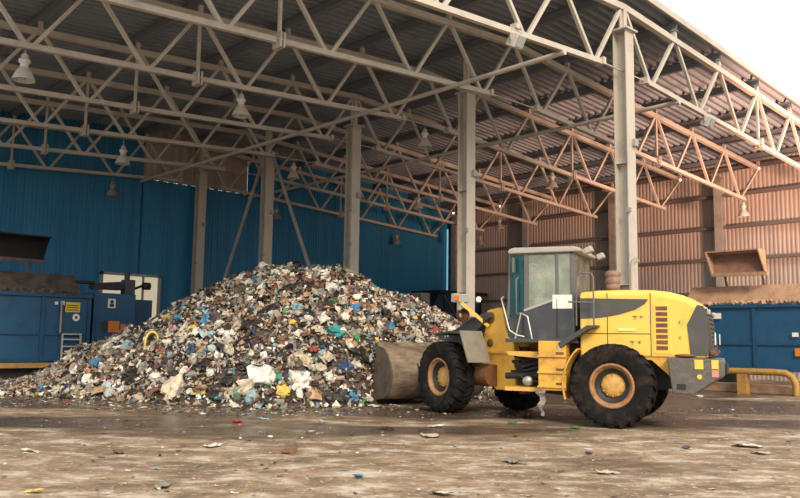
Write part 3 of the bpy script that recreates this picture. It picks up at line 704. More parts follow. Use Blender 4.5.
def wheel(cls, x, side, lab):
    cy = side * 1.08; t = cls(); tyre(t, x, cy, .8, side); T = t.build('wheel', M['rubber'], LO)
    f = side; r = cls()
    r.lathe([(.43, cy + f * .17), (.43, cy + f * .215), (.395, cy + f * .225), (.375, cy + f * .2), (.36, cy + f * .16), (.335, cy + f * .15), (.325, cy + f * .1), (.3, cy + f * .0), (.18, cy - f * .02)], 36, 'y', (x, 0, .8)); rm_ = r.build('rim', M['rim'], T)
    r = cls(); r.lathe([(.34, cy + f * .153), (.26, cy + f * .045), (.235, cy + f * .05)], 32, 'y', (x, 0, .8)); r.build('rim_recess', M['dark'], T)
    h = cls(); h.lathe([(.235, cy - f * .05), (.235, cy + f * .03), (.215, cy + f * .07), (.17, cy + f * .1), (.09, cy + f * .12), (0, cy + f * .12)], 28, 'y', (x, 0, .8))
    for i in range(12):
        a = i * pi / 6; h.lathe([(.018, cy + f * .06), (.018, cy + f * .095), (0, cy + f * .095)], 6, 'y', (x + .2 * cos(a), 0, .8 + .2 * sin(a)))
    h.build('hub', M['hub'], T)
    ax = cls(); ax.tube([(x, cy - f * .05, .8), (x, f * .3, .8)], [.2, .17], 14); ax.build('axle_housing', M['dark'], T)
for cls in (MB, FB):
    for side in (1, -1): wheel(cls, 0, side, '')

# --- rear frame
m = MB(); m.prism([(-1.05, .75), (-1.05, 1.36), (1.75, 1.36), (2.1, 1.05), (2.1, .6), (.7, .5)], -.42, .42); m.build('rear_chassis', M['dark'], LO)
hood = [(.66, 1.36), (.66, 2.62), (.3, 2.655), (-.3, 2.66), (-.74, 2.65), (-1.05, 2.61), (-1.3, 2.54), (-1.5, 2.45), (-1.64, 2.36), (-1.7, 2.2), (-1.72, 1.36)]
m = MB(); n = len(hood); W = .93
ring = lambda w, pts: [(a, w, b) for a, b in pts]
ins = [(a + (.05 if a < -1 else 0) - (.0), b - (.09 if b > 2.1 else 0)) for a, b in hood]
secs = [[(a, -W, b) for a, b in ins], [(a, -W + .09, b) for a, b in hood], [(a, W - .09, b) for a, b in hood], [(a, W, b) for a, b in ins]]
vs = [p for s_ in secs for p in s_]; fs = [tuple(range(n)), tuple(range(4 * n - 1, 3 * n - 1, -1))]
for s_ in range(3): fs += [(s_ * n + i, s_ * n + (i + 1) % n, (s_ + 1) * n + (i + 1) % n, (s_ + 1) * n + i) for i in range(n)]
m.add(vs, fs); hoodo = m.build('engine_hood', M['yellow'], LO, bevel=.03)
for sy in (1, -1):
    y0, y1 = sorted((sy * (W - .01), sy * (W + .012)))
    m = MB(); m.prism([(.655, 2.09), (.655, 2.5), (-.66, 2.47), (-.6, 2.38), (-.42, 2.27), (-.1, 2.17), (.25, 2.11)], y0, y1); m.build('hood_stripe', M['grey_trim'], hoodo)
    m = MB()
    for a, b in (((.12, 1.38), (.12, 2.6)), ((-.7, 1.38), (-.7, 2.6)), ((.65, 1.8), (-.7, 1.8))):
        m.bar((a[0], sy * W, a[1]), (b[0], sy * W, b[1]), .014, .014)
    m.build('panel_seam', M['ink'], hoodo)
    m = MB(); m.b2((-1.08, y0, 1.42), (-.74, y1, 2.37)); v = m.build('side_vent', M['yellow'], hoodo, bevel=.01)
    for i in range(8):
        m = MB(); z = 1.5 + i * .108; a0, a1 = sorted((sy * (W + .002), sy * (W + .025))); m.b2((-1.01, a0, z), (-.8, a1, z + .072)); m.build('vent_slot', M['rust'], v)
    m = MB(); m.prism([(-1.41, 1.4), (-1.36, 1.98), (-1.55, 2.36), (-1.66, 2.33), (-1.73, 2.1), (-1.735, 1.4)], y0, y1); m.build('rear_side_panel', M['grey_trim'], hoodo)
    for (a, b, w_, h_) in ((-.36, 2.13, .09, .02), (-.4, 2.08, .02, .07), (-.5, 2.11, .05, .04), (-.3, 1.64, .09, .02), (-.34, 1.59, .02, .07), (-.46, 1.62, .05, .04), (-1.22, 1.7, .02, .06), (-1.22, 2.0, .02, .05)):
        m = MB(); m.b2((a, y0, b), (a - w_, y1, b + h_)); m.build('stencil_mark', M['rim'], hoodo)
    m = MB(); m.box((-.25, sy * (W + .012), 1.88), (.34, .01, .05)); m.build('pale_decal', mat('pale_decal', H('F2DC90'), .5), hoodo)
# rear grille and lamps
m = MB(); m.prism([(-1.7, 1.4), (-1.66, 2.3), (-1.72, 2.28), (-1.82, 1.4)], -.82, .82); g = m.build('rear_grille', M['grey_trim'], LO)
for i in range(9):
    m = MB(); z = 1.5 + i * .085; m.box((-1.815 + (z - 1.5) * .12, 0, z), (.03, 1.4, .03)); m.build('grille_bar', M['dark'], g)
for sy in (1, -1):
    m = MB(); m.box((-1.74, sy * .8, 2.22), (.07, .1, .1)); m.build('tail_lamp', M['chrome'], LO, bevel=.02)
    m = MB(); m.box((-1.8, sy * .86, 1.46), (.1, .12, .09)); m.build('rear_lamp_box', M['rust'], LO, bevel=.02)
    m = MB(); m.box((-1.85, sy * .84, 1.72), (.02, .03, .22)); m.build('reflector_strip', M['white'], LO)
# counterweight
m = MB(); cp_ = [(-1.01, 1.37), (-1.95, 1.345), (-2.0, 1.3), (-1.99, 1.02), (-1.46, .68), (-1.1, .7), (-1.04, 1.13)]; nn = len(cp_); vs = []
for yy, sh_ in ((-1.16, .26), (-1.0, .06), (0, .02), (1.1, 0), (1.24, .06)): vs += [(a + (sh_ if a < -1.5 else 0), yy, b) for a, b in cp_]
m.add(vs, [tuple(range(nn)), tuple(range(5 * nn - 1, 4 * nn - 1, -1))] + [(k_ * nn + i, k_ * nn + (i + 1) % nn, (k_ + 1) * nn + (i + 1) % nn, (k_ + 1) * nn + i) for k_ in range(4) for i in range(nn)]); cwt = m.build('counterweight', M['weight'], LO, bevel=.04)
for sy in (1, -1):
    y0, y1 = sorted((sy * 1.235, sy * 1.25))
    for (a, b, w_, h_, mm) in ((-1.5, 1.16, .15, .17, 'stick_y'), (-1.79, 1.17, .12, .16, 'stick_y'), (-1.79, 1.02, .12, .13, 'stick_p')):
        m = MB(); m.b2((a, y0, b), (a - w_, y1, b + h_)); m.build('reflector', M[mm], cwt)
    m = MB(); m.lathe([(.045, sy * 1.25), (0, sy * 1.252)], 12, 'y', (-1.58, 0, 1.02)); m.build('lamp_button', M['stick_y'], cwt)
    m = MB(); m.b2((-1.18, y0, .78), (-1.34, y1 + 0 * sy, .88)); m.build('jacking_hole', M['dark'], cwt)
m = MB(); m.lathe([(0, 1.38), (.18, 1.38), (.2, 1.4), (.18, 1.42), (0, 1.43)], 20, 'z', (-1.33, 1.08, 0)); m.build('filler_cap', M['rust'], LO)
m = MB(); m.b2((-2.02, -.3, 1.05), (-1.97, .3, 1.25)); m.build('tow_plate', M['dark'], cwt)
# lower body band, arches
for sy in (1, -1):
    m = MB(); y0, y1 = sorted((sy * .55, sy * .9)); m.prism([(.66, 1.2), (.66, 1.42), (-1.03, 1.42), (-1.03, 1.0), (-.92, 1.1), (-.7, 1.3), (.5, 1.42)], y0, y1); m.build('side_skirt', M['yellow_dirty'], LO)
    m = MB()      # arch plate ahead of the rear tyre
    pts = [(.94 * cos(a), .8 + .94 * sin(a)) for a in [radians(-18 + 8 * i) for i in range(9)]]; y0, y1 = sorted((sy * .75, sy * 1.2))
    m.prism(pts + [(a * 1.035, .8 + (b - .8) * 1.035) for a, b in pts[::-1]], y0, y1); m.build('wheel_arch', M['yellow_dirty'], LO)
    m = MB(); m.prism([(1.0, 1.5), (.45, 1.87), (.27, 1.92), (.27, 1.96), (.47, 1.95), (1.04, 1.6)], *sorted((sy * .7, sy * 1.24))); m.build('rear_fender', M['cabgrey'], LO, bevel=.008)
# step boxes
for sy in (1, -1):
    r_ = MB(); r_.b2((.9, *sorted((sy * .8, sy * 1.16))[:1], .66), (1.46, sorted((sy * .8, sy * 1.16))[1], 1.64)); sb = r_.build('step_box', M['yellow_dirty'], LO, bevel=.02)
    for z in (.72, 1.0, 1.32):
        m = MB(); m.b2((.89, sorted((sy * 1.1, sy * 1.2))[0], z), (1.47, sorted((sy * 1.1, sy * 1.2))[1], z + .03)); m.build('step', M['yellow_dirty'], sb)
        m = MB(); m.b2((.94, sorted((sy * 1.155, sy * 1.165))[0], z + .05), (1.1, sorted((sy * 1.155, sy * 1.165))[1], z + .1)); m.build('step_recess', M['rust'], sb)
    m = MB(); m.b2((1.0, sorted((sy * 1.155, sy * 1.168))[0], 1.47), (1.06, sorted((sy * 1.155, sy * 1.168))[1], 1.56)); m.build('label_plate', M['white'], sb)
# hinge block and machinery between the frames
m = MB(); m.prism([(1.4, 1.28), (2.15, 1.34), (2.2, 1.42), (1.4, 1.42)], -.85, .95); m.build('upper_hinge_plate', M['yellow_dirty'], LO)
m = MB(); m.prism([(1.4, .62), (2.2, .62), (2.2, .7), (1.4, .7)], -.6, 1.0); m.build('lower_hinge_plate', M['yellow_dirty'], LO)
m = MB(); m.lathe([(0, .5), (.12, .5), (.12, 1.5), (0, 1.5)], 16, 'z', (2.05, 0, 0)); m.build('hinge_pin', M['rust'], LO)
m = MB(); m.b2((1.46, -.4, .7), (2.0, .5, 1.34)); m.tube([(1.4, .75, .95), (2.3, .55, .9)], .07, 10); m.tube([(1.5, .6, 1.2), (1.9, .7, 1.1), (2.2, .4, 1.2)], .035, 8); m.tube([(1.5, .8, .8), (1.8, .86, .85), (2.2, .5, 1.0)], .03, 8); m.build('steering_machinery', M['dark'], LO)
m = MB()
for q_ in range(5):
    z = .85 + .1 * q_; m.tube([(1.42, .6, z), (1.6, .8 - .03 * q_, z + .05), (1.85, .72, z - .03), (2.15, .45, z + .06)], .02, 8)
m.build('hydraulic_hose', M['dark'], LO)
m = MB(); m.lathe([(0, -.06), (.1, -.06), (.1, .06), (0, .06)], 14, 'y', (1.75, .86, .82)); m.build('filter_can', M['chrome'], LO)

# --- cab
CY = .8
m = MB(); m.prism([(.8, 1.66), (.8, 2.58), (1.2, 2.52), (1.95, 2.24), (2.3, 2.1), (2.32, 1.74), (2.22, 1.66)], -CY, CY); cab = m.build('cab_body', M['cabgrey'], LO, bevel=.02)
m = MB(); m.b2((.7, -.95, 1.6), (2.3, 1.02, 1.68)); m.build('cab_floor', M['cabgrey'], LO, bevel=.01)
rp = [(.66, 3.46), (.67, 3.54), (.8, 3.57), (2.15, 3.58), (2.26, 3.55), (2.3, 3.5), (2.28, 3.45)]
m = MB(); m.prism(rp, -.86, .86); m.build('cab_roof', M['roofgrey'], LO, bevel=.03)
m = MB()
for sy in (1, -1):
    for (a, b, c_, d_, w_) in ((.84, 2.55, .84, 3.48, .09), (1.18, 2.5, 1.18, 3.48, .06), (1.88, 2.25, 1.88, 3.48, .11), (2.3, 2.08, 2.26, 3.48, .05)):
        m.bar((a, sy * (CY - .04), b), (c_, sy * (CY - .04), d_), w_, .08, up=(0, 1, 0))
    m.bar((.84, sy * (CY - .04), 3.46), (2.3, sy * (CY - .04), 3.46), .06, .08)
m.bar((.84, -CY, 2.58), (.84, CY, 2.58), .08); m.bar((.84, -CY, 3.44), (.84, CY, 3.44), .08)
m.build('cab_frame', M['cabpillar'], LO, bevel=.006)
for sy in (1, -1):
    y0, y1 = sorted((sy * (CY - .03), sy * (CY - .015)))
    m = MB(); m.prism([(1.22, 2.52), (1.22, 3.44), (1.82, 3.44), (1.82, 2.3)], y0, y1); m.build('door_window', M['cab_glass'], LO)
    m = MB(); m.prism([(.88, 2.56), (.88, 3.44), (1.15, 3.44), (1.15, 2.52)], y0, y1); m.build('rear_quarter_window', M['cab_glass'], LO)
    m = MB(); m.prism([(1.95, 2.24), (1.95, 3.44), (2.24, 3.44), (2.29, 2.1)], y0, y1); m.build('front_quarter_window', M['front_glass'], LO)
    m = MB(); y2 = sy * (CY + .01); m.bar((1.93, y2, 2.26), (1.2, y2, 2.5), .02, .05, up=(0, 0, 1)); m.build('window_sill', M['roofgrey'], LO)
    
    for xa, zt_ in ((1.18, 2.5), (1.95, 2.2)):
        m = MB(); m.bar((xa, y2, 1.7), (xa, y2, zt_), .02); m.build('door_seam', M['ink'], LO)
m = MB(); m.prism([(2.31, 1.8), (2.27, 3.46), (2.29, 3.46), (2.33, 1.8)], -.76, .76); m.build('windscreen', M['front_glass'], LO)
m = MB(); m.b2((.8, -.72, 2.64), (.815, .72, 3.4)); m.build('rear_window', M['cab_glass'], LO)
m = MB(); m.bar((.8, -.05, 2.64), (.8, -.05, 3.4), .04); m.build('rear_window_bar', M['cabpillar'], LO)
m = MB(); m.b2((.84, CY + .0, 2.3), (1.24, CY + .02, 2.58)); m.build('white_placard', M['white'], LO)
m = MB(); m.b2((1.78, .28, 1.7), (1.25, -.28, 2.56)); m.b2((1.25, -.26, 2.5), (1.38, .26, 3.1)); m.b2((1.27, -.16, 3.1), (1.36, .16, 3.3)); m.build('driver_seat', M['interior'], LO, bevel=.04)
m = MB(); m.tube([(2.1, 0, 1.7), (1.95, 0, 2.5)], .04, 8); m.lathe([(.2, 0), (.215, .012), (.2, .024), (.19, .012), (.2, 0)], 20, 'z', (1.93, 0, 2.5)); m.box((2.1, -.1, 2.45), (.18, .7, .2)); m.build('steering_column', M['dark'], LO)
m = MB(); m.b2((.83, -.7, 2.3), (.86, .7, 2.64)); m.b2((.9, -.74, 1.7), (2.2, -.72, 2.55)); m.build('cab_lining', M['interior'], LO)
# work lamps on the cab roof, mirror
for sy in (1, -1):
    m = MB(); m.box((.52, sy * .66, 3.5), (.16, .2, .12), (0, .4, 0)); m.bar((.62, sy * .66, 3.52), (.5, sy * .66, 3.52), .04); m.build('rear_work_lamp', M['roofgrey'], LO, bevel=.02)
    m = MB(); m.tube([(2.2, sy * .8, 3.46), (2.2, sy * .9, 3.42), (2.15, sy * .92, 3.35)], .015, 6); m.build('mirror_arm', M['dark'], LO)
    m = MB(); m.box((2.13, sy * .92, 3.2), (.05, .14, .32)); m.build('mirror', M['cabpillar'], LO, bevel=.015)
# handrails
def rail(pts, name='handrail', cls=MB, mt='chrome', r=.018):
    m = cls(); m.tube(pts, r, 8); m.build(name, M[mt], LO)
rail([(1.95, .84, 2.95), (1.98, .92, 2.9), (1.98, .92, 2.2), (1.9, .84, 2.15)], mt='cabpillar')
rail([(2.28, .84, 2.55), (2.3, .92, 2.5), (2.1, 1.0, 1.85), (1.95, 1.0, 1.75), (1.8, .95, 1.72)], mt='chrome')
rail([(1.95, .84, 2.2), (1.86, .98, 2.2), (1.72, .98, 2.13), (1.62, 1.0, 1.66)], mt='chrome')
rail([(1.86, .98, 2.2), (1.98, 1.0, 1.66)], mt='chrome')
rail([(.69, 1.12, 1.95), (.69, 1.12, 2.93), (.64, 1.12, 3.0), (.4, 1.12, 2.98), (.35, 1.12, 2.9), (.35, 1.12, 1.95)], mt='cabpillar')
rail([(.85, 1.12, 2.42), (.35, 1.12, 2.4)], mt='cabpillar')
# air cleaner and exhaust on the hood
m = MB(); m.lathe([(0, 2.64), (.1, 2.64), (.1, 2.74), (.15, 2.76), (.15, 2.84), (.12, 2.86), (.16, 2.88), (.16, 2.98), (.13, 3.0), (.17, 3.03), (.17, 3.1), (.1, 3.14), (0, 3.15)], 20, 'z', (.2, -.25, 0)); m.build('air_cleaner', mat('brown_air_cleaner', H('8A6E60'), .6, 0, H('5A4438'), .4, 8), LO)
m = MB(); m.tube([(-.2, -.3, 2.6), (-.2, -.3, 3.22), (-.22, -.3, 3.33), (-.32, -.3, 3.38)], .06, 12); m.build('exhaust_pipe', M['roofgrey'], LO)

# --- front frame (articulated to the left of the rear frame heading)
tw = [(-.62, .9), (-.69, 1.8), (-.74, 2.2), (-.8, 2.31), (-1.22, 2.36), (-1.32, 2.3), (-1.44, 1.87), (-1.7, 1.56), (-1.76, .6), (-1.1, .56)]
for sy in (1, -1):
    m = FB(); m.prism(tw, *sorted((sy * .36, sy * .52))); t_ = m.build('loader_tower', M['yellow_tower'], LO, bevel=.02)
    m = FB(); m.lathe([(.13, sy * .52), (.13, sy * .55), (.08, sy * .57), (0, sy * .57)], 18, 'y', (-.93, 0, 2.14)); m.build('pivot_pin', M['rust'], t_)
    m = FB(); m.lathe([(.09, sy * .52), (.09, sy * .55), (0, sy * .56)], 14, 'y', (-.92, 0, 1.58)); m.build('lower_pin', M['rust'], t_)
    m = FB(); m.b2((-1.6, sorted((sy * .52, sy * .56))[0], 1.36), (-.65, sorted((sy * .52, sy * .62))[1], 1.4)); m.build('tower_ledge', M['yellow_dirty'], t_)
m = FB(); m.prism([(.9, .62), (.9, 1.2), (-.6, 1.35), (-1.7, 1.3), (-1.7, .6)], -.36, .36); m.build('front_chassis', M['yellow_dirty'], LO)
m = FB(); m.tube([(-1.15, .62, .88), (-.35, .62, .88)], .24, 18); m.build('axle_drum', M['rust'], LO)
m = FB(); m.tube([(-1.0, .1, 1.9), (-.2, .1, 2.2), (.6, .1, 1.75)], .09, 12); m.build('tilt_cylinder', M['boom'], LO)
bm_ = [(-1.05, 2.14), (-.93, 2.26), (-.4, 2.14), (.3, 1.86), (1.2, 1.28), (1.72, .72), (1.86, .42), (1.7, .34), (1.48, .56), (.9, 1.02), (.2, 1.4), (-.6, 1.86)]
for sy in (1, -1):
    m = FB(); m.prism(bm_, *sorted((sy * .54, sy * .66))); m.build('lift_arm', M['boom'], LO, bevel=.015)
    m = FB(); m.tube([(-.9, sy * .42, 1.5), (.3, sy * .5, 1.35)], .075, 10); m.tube([(.3, sy * .5, 1.35), (.9, sy * .55, 1.1)], .04, 10); m.build('lift_cylinder', M['boom'], LO)
m = FB(); m.tube([(.35, -.6, 1.6), (.35, .6, 1.6)], .12, 12); m.build('arm_cross_tube', M['boom'], LO)
m = FB(); m.prism([(.5, 2.2), (.72, 2.1), (.7, 1.5), (1.0, .9), (.85, .8), (.5, 1.4)], -.1, .1); m.build('bell_crank', M['rust'], LO)
for sy in (1, -1):
    # mudguard flap behind the front tyre and its top plate
    m = FB(); m.prism([(-.84, 1.84), (-.88, 1.84), (-1.2, 1.16), (-1.16, 1.16)], *sorted((sy * .74, sy * 1.34))); m.build('mudguard_flap', M['flap'], LO)
    m = FB(); m.prism([(-.86, 1.8), (-.3, 1.84), (.35, 1.78), (.35, 1.74), (-.3, 1.79), (-.86, 1.76)], *sorted((sy * .62, sy * 1.2))); m.build('front_fender', M['boom'], LO)
    m = FB(); m.bar((-.9, sy * .55, 1.95), (-.35, sy * .95, 2.5), .07); m.build('lamp_bracket', M['yellow'], LO)
    m = FB(); m.bar((-.35, sy * .95, 2.3), (-.35, sy * .95, 2.5), .05); m.box((-.35, sy * .95, 2.58), (.14, .42, .2)); hl = m.build('headlamp', M['lampglass'], LO, bevel=.02)
    m = FB(); m.box((-.43, sy * 1.1, 2.58), (.04, .11, .12)); m.build('indicator_lens', M['orange'], hl)
    m = FB(); m.lathe([(.15, -.42), (.15, -.3), (.05, -.26)], 16, 'x', (.1, sy * .8, 2.2)); m.build('work_lamp_shell', M['rust'], LO)

# --- bucket
bp_ = [(2.46, 1.48), (2.14, 1.39), (1.94, 1.2), (1.82, 1.03), (1.755, .85), (1.76, .66), (1.81, .48), (1.91, .32), (2.1, .2), (2.44, .13), (2.85, .12)]
def catmull(P, k=4):
    out = []
    for i in range(len(P) - 1):
        p0, p1, p2, p3 = P[max(0, i - 1)], P[i], P[i + 1], P[min(len(P) - 1, i + 2)]
        for q in range(k):
            t = q / k; out.append(tuple(.5 * (2 * p1[j] + (p2[j] - p0[j]) * t + (2 * p0[j] - 5 * p1[j] + 4 * p2[j] - p3[j]) * t * t + (3 * p1[j] - p0[j] - 3 * p2[j] + p3[j]) * t ** 3) for j in (0, 1)))
    return out + [P[-1]]
bp_ = catmull(bp_)
m = FB(); t = .03; outer = bp_; inn = []
for i, (a, b) in enumerate(bp_):
    p = bp_[max(0, i - 1)]; q = bp_[min(len(bp_) - 1, i + 1)]; dx, dz = q[0] - p[0], q[1] - p[1]; L_ = sqrt(dx * dx + dz * dz); inn.append((a - dz / L_ * t, b + dx / L_ * t))
nb = len(outer); vs = [(a, y, b) for L_ in (outer, inn) for y in (-1.45, 1.45) for a, b in L_]
m.add(vs, [f_ for i in range(nb - 1) for f_ in ((i, i + 1, nb + i + 1, nb + i), (2 * nb + i, 3 * nb + i, 3 * nb + i + 1, 2 * nb + i + 1))], True)
m.add(vs, [(0, nb, 3 * nb, 2 * nb), (nb - 1, 2 * nb - 1, 4 * nb - 1, 3 * nb - 1)]); bk = m.build('bucket', M['bucket'], LO, fix=False)
for sy in (1, -1):
    m = FB(); m.prism([(2.48, 1.5)] + bp_[1:-1] + [(2.74, .14), (2.66, .5), (2.56, 1.0)], *sorted((sy * 1.42, sy * 1.46))); m.build('bucket_cheek', M['cheek'], bk)
m = FB(); m.prism([(2.8, .1), (3.02, .08), (2.85, .15)], -1.5, 1.5); m.build('cutting_edge', M['rust'], bk)
m = FB(); m.prism([(2.4, 1.44), (2.5, 1.46), (2.5, 1.56), (2.42, 1.56)], -1.45, 1.45); m.build('top_lip', M['bucket'], bk)
for y in (-.66, -.5, .5, .66):
    m = FB(); m.prism([(2.0, 1.2), (1.72, .95), (1.6, .5), (1.75, .34), (1.95, .32)], y - .02, y + .02); m.build('bucket_bracket', M['boom'], bk)

CABSET = ('cab_body', 'cab_floor', 'cab_roof', 'cab_frame', 'door_window', 'front_quarter_window', 'rear_quarter_window', 'window_sill', 'door_seam', 'windscreen', 'steering_column', 'cab_lining', 'mirror', 'mirror_arm')
for o in [k for k in bpy.data.objects if k.parent == LO and k.name.split('.')[0] in CABSET]:
    for v in o.data.vertices:
        if v.co.x > .8: v.co.x = .8 + (v.co.x - .8) * .925
# --- driver seated in the cab (one continuous skinned body)
def skin_body(name, joints, edges, mt, parent):
    me = bpy.data.meshes.new(name); me.from_pydata([j[0] for j in joints], edges, []); me.materials.append(mt)
    o = bpy.data.objects.new(name, me); COL.objects.link(o); o.parent = parent
    sk = o.modifiers.new('Skin', 'SKIN'); sk.use_smooth_shade = True
    if not me.skin_vertices: me.skin_vertices.new()
    for v, j in zip(me.skin_vertices[0].data, joints): v.radius = (j[1], j[1] * (j[2] if len(j) > 2 else 1))
    me.skin_vertices[0].data[0].use_root = True
    s = o.modifiers.new('Sub', 'SUBSURF'); s.levels = 1; s.render_levels = 1
    return o
DR = empty('person', MR @ Vector((1.66, .05, 2.2)), hd(RA), 'person in a green hi-vis vest seated at the controls inside the loader cab', 'person')
J = [((0, 0, .5), .13), ((.03, 0, .72), .13), ((.08, 0, .95), .14), ((.1, 0, 1.06), .07), ((.12, 0, 1.13), .055), ((.14, 0, 1.2), .085), ((.15, 0, 1.3), .09), ((.15, 0, 1.36), .06),
     ((.09, .19, 1.0), .06), ((.2, .24, .78), .048), ((.4, .14, .84), .036), ((.47, .12, .86), .03), ((.09, -.19, 1.0), .06), ((.2, -.24, .78), .048), ((.4, -.14, .84), .036), ((.47, -.12, .86), .03),
     ((.05, .1, .46), .09), ((.42, .13, .5), .07), ((.5, .13, .12), .05), ((.6, .13, .06), .04), ((.05, -.1, .46), .09), ((.42, -.13, .5), .07), ((.5, -.13, .12), .05), ((.6, -.13, .06), .04)]
E_ = [(0, 1), (1, 2), (2, 3), (3, 4), (4, 5), (5, 6), (6, 7), (2, 8), (8, 9), (9, 10), (10, 11), (2, 12), (12, 13), (13, 14), (14, 15), (0, 16), (16, 17), (17, 18), (18, 19), (0, 20), (20, 21), (21, 22), (22, 23)]
DR.scale = (.85, .85, .85)
body = skin_body('body', J, E_, M['cloth'], DR)
m = MB(); m.lathe([(.15, .55), (.165, .7), (.17, .85), (.15, .98), (.1, 1.04)], 16, 'z', (.05, 0, 0)); m.build('vest', M['vest'], DR)
m = MB(); m.lathe([(0, -.125), (.05, -.115), (.085, -.07), (.1, 0), (.095, .06), (.06, .11), (0, .13)], 16, 'z', (.15, 0, 1.27)); m.lathe([(0, .1), (.018, .08), (.02, .06)], 6, 'x', (.165, 0, 1.27))
for sy in (1, -1): m.lathe([(0, .0), (.03, .01), (.02, .02)], 8, 'y', (.14, sy * .095, 1.27))
m.build('face', M['skin'], DR)
m = MB(); m.lathe([(.1, .02), (.108, .07), (.075, .125), (0, .145)], 16, 'z', (.135, 0, 1.27)); m.build('hair', M['hair'], DR)
for sy in (1, -1):
    m = MB(); m.box((.5, sy * .12, .87), (.08, .07, .03)); 
    for k_ in range(4): m.tube([(.53, sy * (.09 + .02 * k_), .88), (.57 + .01 * (k_ in (1, 2)), sy * (.09 + .02 * k_), .87), (.58, sy * (.09 + .02 * k_), .84)], .009, 6)
    m.tube([(.49, sy * .08, .87), (.53, sy * .06, .86)], .01, 6); m.build('hand', M['skin'], DR)

# rag of torn film caught on the step
x, y = on_floor(541, 420)
pt = MR @ Vector((1.38, 1.2, .68)); m = MB(); vs = []
for i in range(8):
    t = i / 7; w_ = .09 * (1 - .75 * t) + .02 * sin(i * 2.1); vs += [(-w_ + .03 * sin(i * 1.7), .02 * sin(i * 2), -t * .52), (w_ + .03 * sin(i * 1.7), .03 * cos(i * 1.5), -t * .52)]
m.add(vs, [(2 * i, 2 * i + 1, 2 * i + 3, 2 * i + 2) for i in range(7)]); o = m.build('torn_film', M['item'], fix=False); o.location = pt; o.rotation_euler = (0, 0, hd(RA)); o.color = H('8E8276')
tag(o, 'torn grey film hanging from the loader step below the cab', 'plastic strip')

# ------------------------------------------------------------------ waste compactors
def compactor(loc, rz, length, label, warm, cat='compactor'):
    """local: front face on y=0 facing -y, body runs from x=0 (end) to -length"""
    r = empty('waste_compactor', loc, rz, label, cat)
    L_ = length; z0, z1 = .78, 3.0
    m = MB(); m.b2((-L_, 0, z0), (0, 2.4, z1)); m.build('container_body', M['cblue'], r, bevel=.02)
    n = int(L_ / 1.6)
    for i in range(n + 1):
        x = -.06 - i * (L_ - .12) / n; m = MB(); m.b2((x - .06, -.07, z0), (x + .06, 0, z1)); m.build('vertical_rib', M['cblue_dark'], r)
    m = MB(); m.b2((-L_, -.05, 1.62), (0, 0, 1.68)); m.build('middle_rail', M['cblue_dark'], r)
    m = MB(); m.b2((-L_, -.1, z1 - .08), (0.02, .05, z1 + .05)); m.b2((-L_, -.1, z0 - .04), (.02, .05, z0 + .06)); m.build('edge_rail', M['cblue_dark'], r)
    hm = M['hopper_warm'] if warm else M['hopper']
    m = MB(); hx = .0 if not warm else .5
    a = -.45 if not warm else .7
    prof = [(-L_, 3.06), (a + .1, 3.06), (a, 3.72), (-L_, 3.72)]
    vs = [(-L_, .0, 3.05), (a + .08, .0, 3.05), (a, .55, 3.74), (-L_, .55, 3.74), (-L_, .6, 3.05), (a + .08, .6, 3.05)]
    m.add(vs, [(0, 1, 2, 3), (1, 5, 2), (0, 3, 4), (4, 5, 1, 0), (3, 2, 5, 4)]); hp = m.build('hopper', hm, r)
    m = MB(); q = random.Random(3)
    x = -L_
    while x < (a - .1):
        s = q.uniform(.08, .2); m.box((x, -.02 + q.uniform(-.05, .1), 3.08), (s, q.uniform(.1, .2), q.uniform(.04, .16)), (q.random(), q.random(), q.random())); x += s * .8
    d = m.build('dried_dirt', hm, hp)
    for x in (-L_ + .4, -L_ * .5, -.4):
        m = MB(); m.b2((x - .15, .1, 0), (x + .15, 2.3, z0)); m.build('support_foot', M['dark'], r)
    return r
LC = compactor((11.2, 28, 0), 0, 6.4, 'blue waste compactor with black hopper against the blue wall at left', False)
RC = compactor((28.0, 13.7, 0), -pi / 2, 7.2, 'blue waste compactor with sunlit muddy brown hopper at right beyond the loader', True)
def lid(loc, rz, x0, x1, label, mt, bright):
    r = empty('compactor_lid', loc, rz, label, 'lid', 'raised compactor lids')
    # tray: back panel tilted, shallow cheeks and rims, open toward the hall
    m = MB(); m.add([(x0, .45, 4.93), (x1, .45, 4.93), (x1 - .1, .0, 4.12), (x0, .0, 4.12)], [(0, 1, 2, 3)]); m.add([(x0, .5, 4.93), (x1, .5, 4.93), (x1 - .1, .05, 4.1), (x0, .05, 4.1)], [(0, 3, 2, 1)]); m.build('lid_panel', mt, r, fix=False)
    m = MB(); m.bar((x0, .1, 4.98), (x1 + .06, .1, 4.93), .6, .05); m.build('upper_rim', mt, r)
    m = MB(); m.bar((x0, -.05, 4.12), (x1 - .12, -.05, 4.09), .12, .12); m.build('lower_rim', M['hopper_warm'] if bright else M['hopper'], r)
    for xx in (x1, x0):
        m = MB(); m.add([(xx, .45, 4.95), (xx, -.15, 4.95), (xx - .2, -.1, 4.08), (xx - .2, .05, 4.08)], [(0, 1, 2, 3)]); m.add([(xx + .03, .45, 4.95), (xx + .03, -.15, 4.95), (xx - .17, -.1, 4.08), (xx - .17, .05, 4.08)], [(0, 3, 2, 1)]); m.build('lid_cheek', mt, r, fix=False)
    for xx in (x1 - .35, x0 + .6):
        m = MB(); m.bar((xx, .5, 4.5), (xx, .9, 3.3), .07); m.build('lift_arm', M['girt'], r)
    return r
lid((0, 28, 0), 0, 5.0, 9.6, 'black raised lid tray above the hopper at the left edge', M['lid'], False)
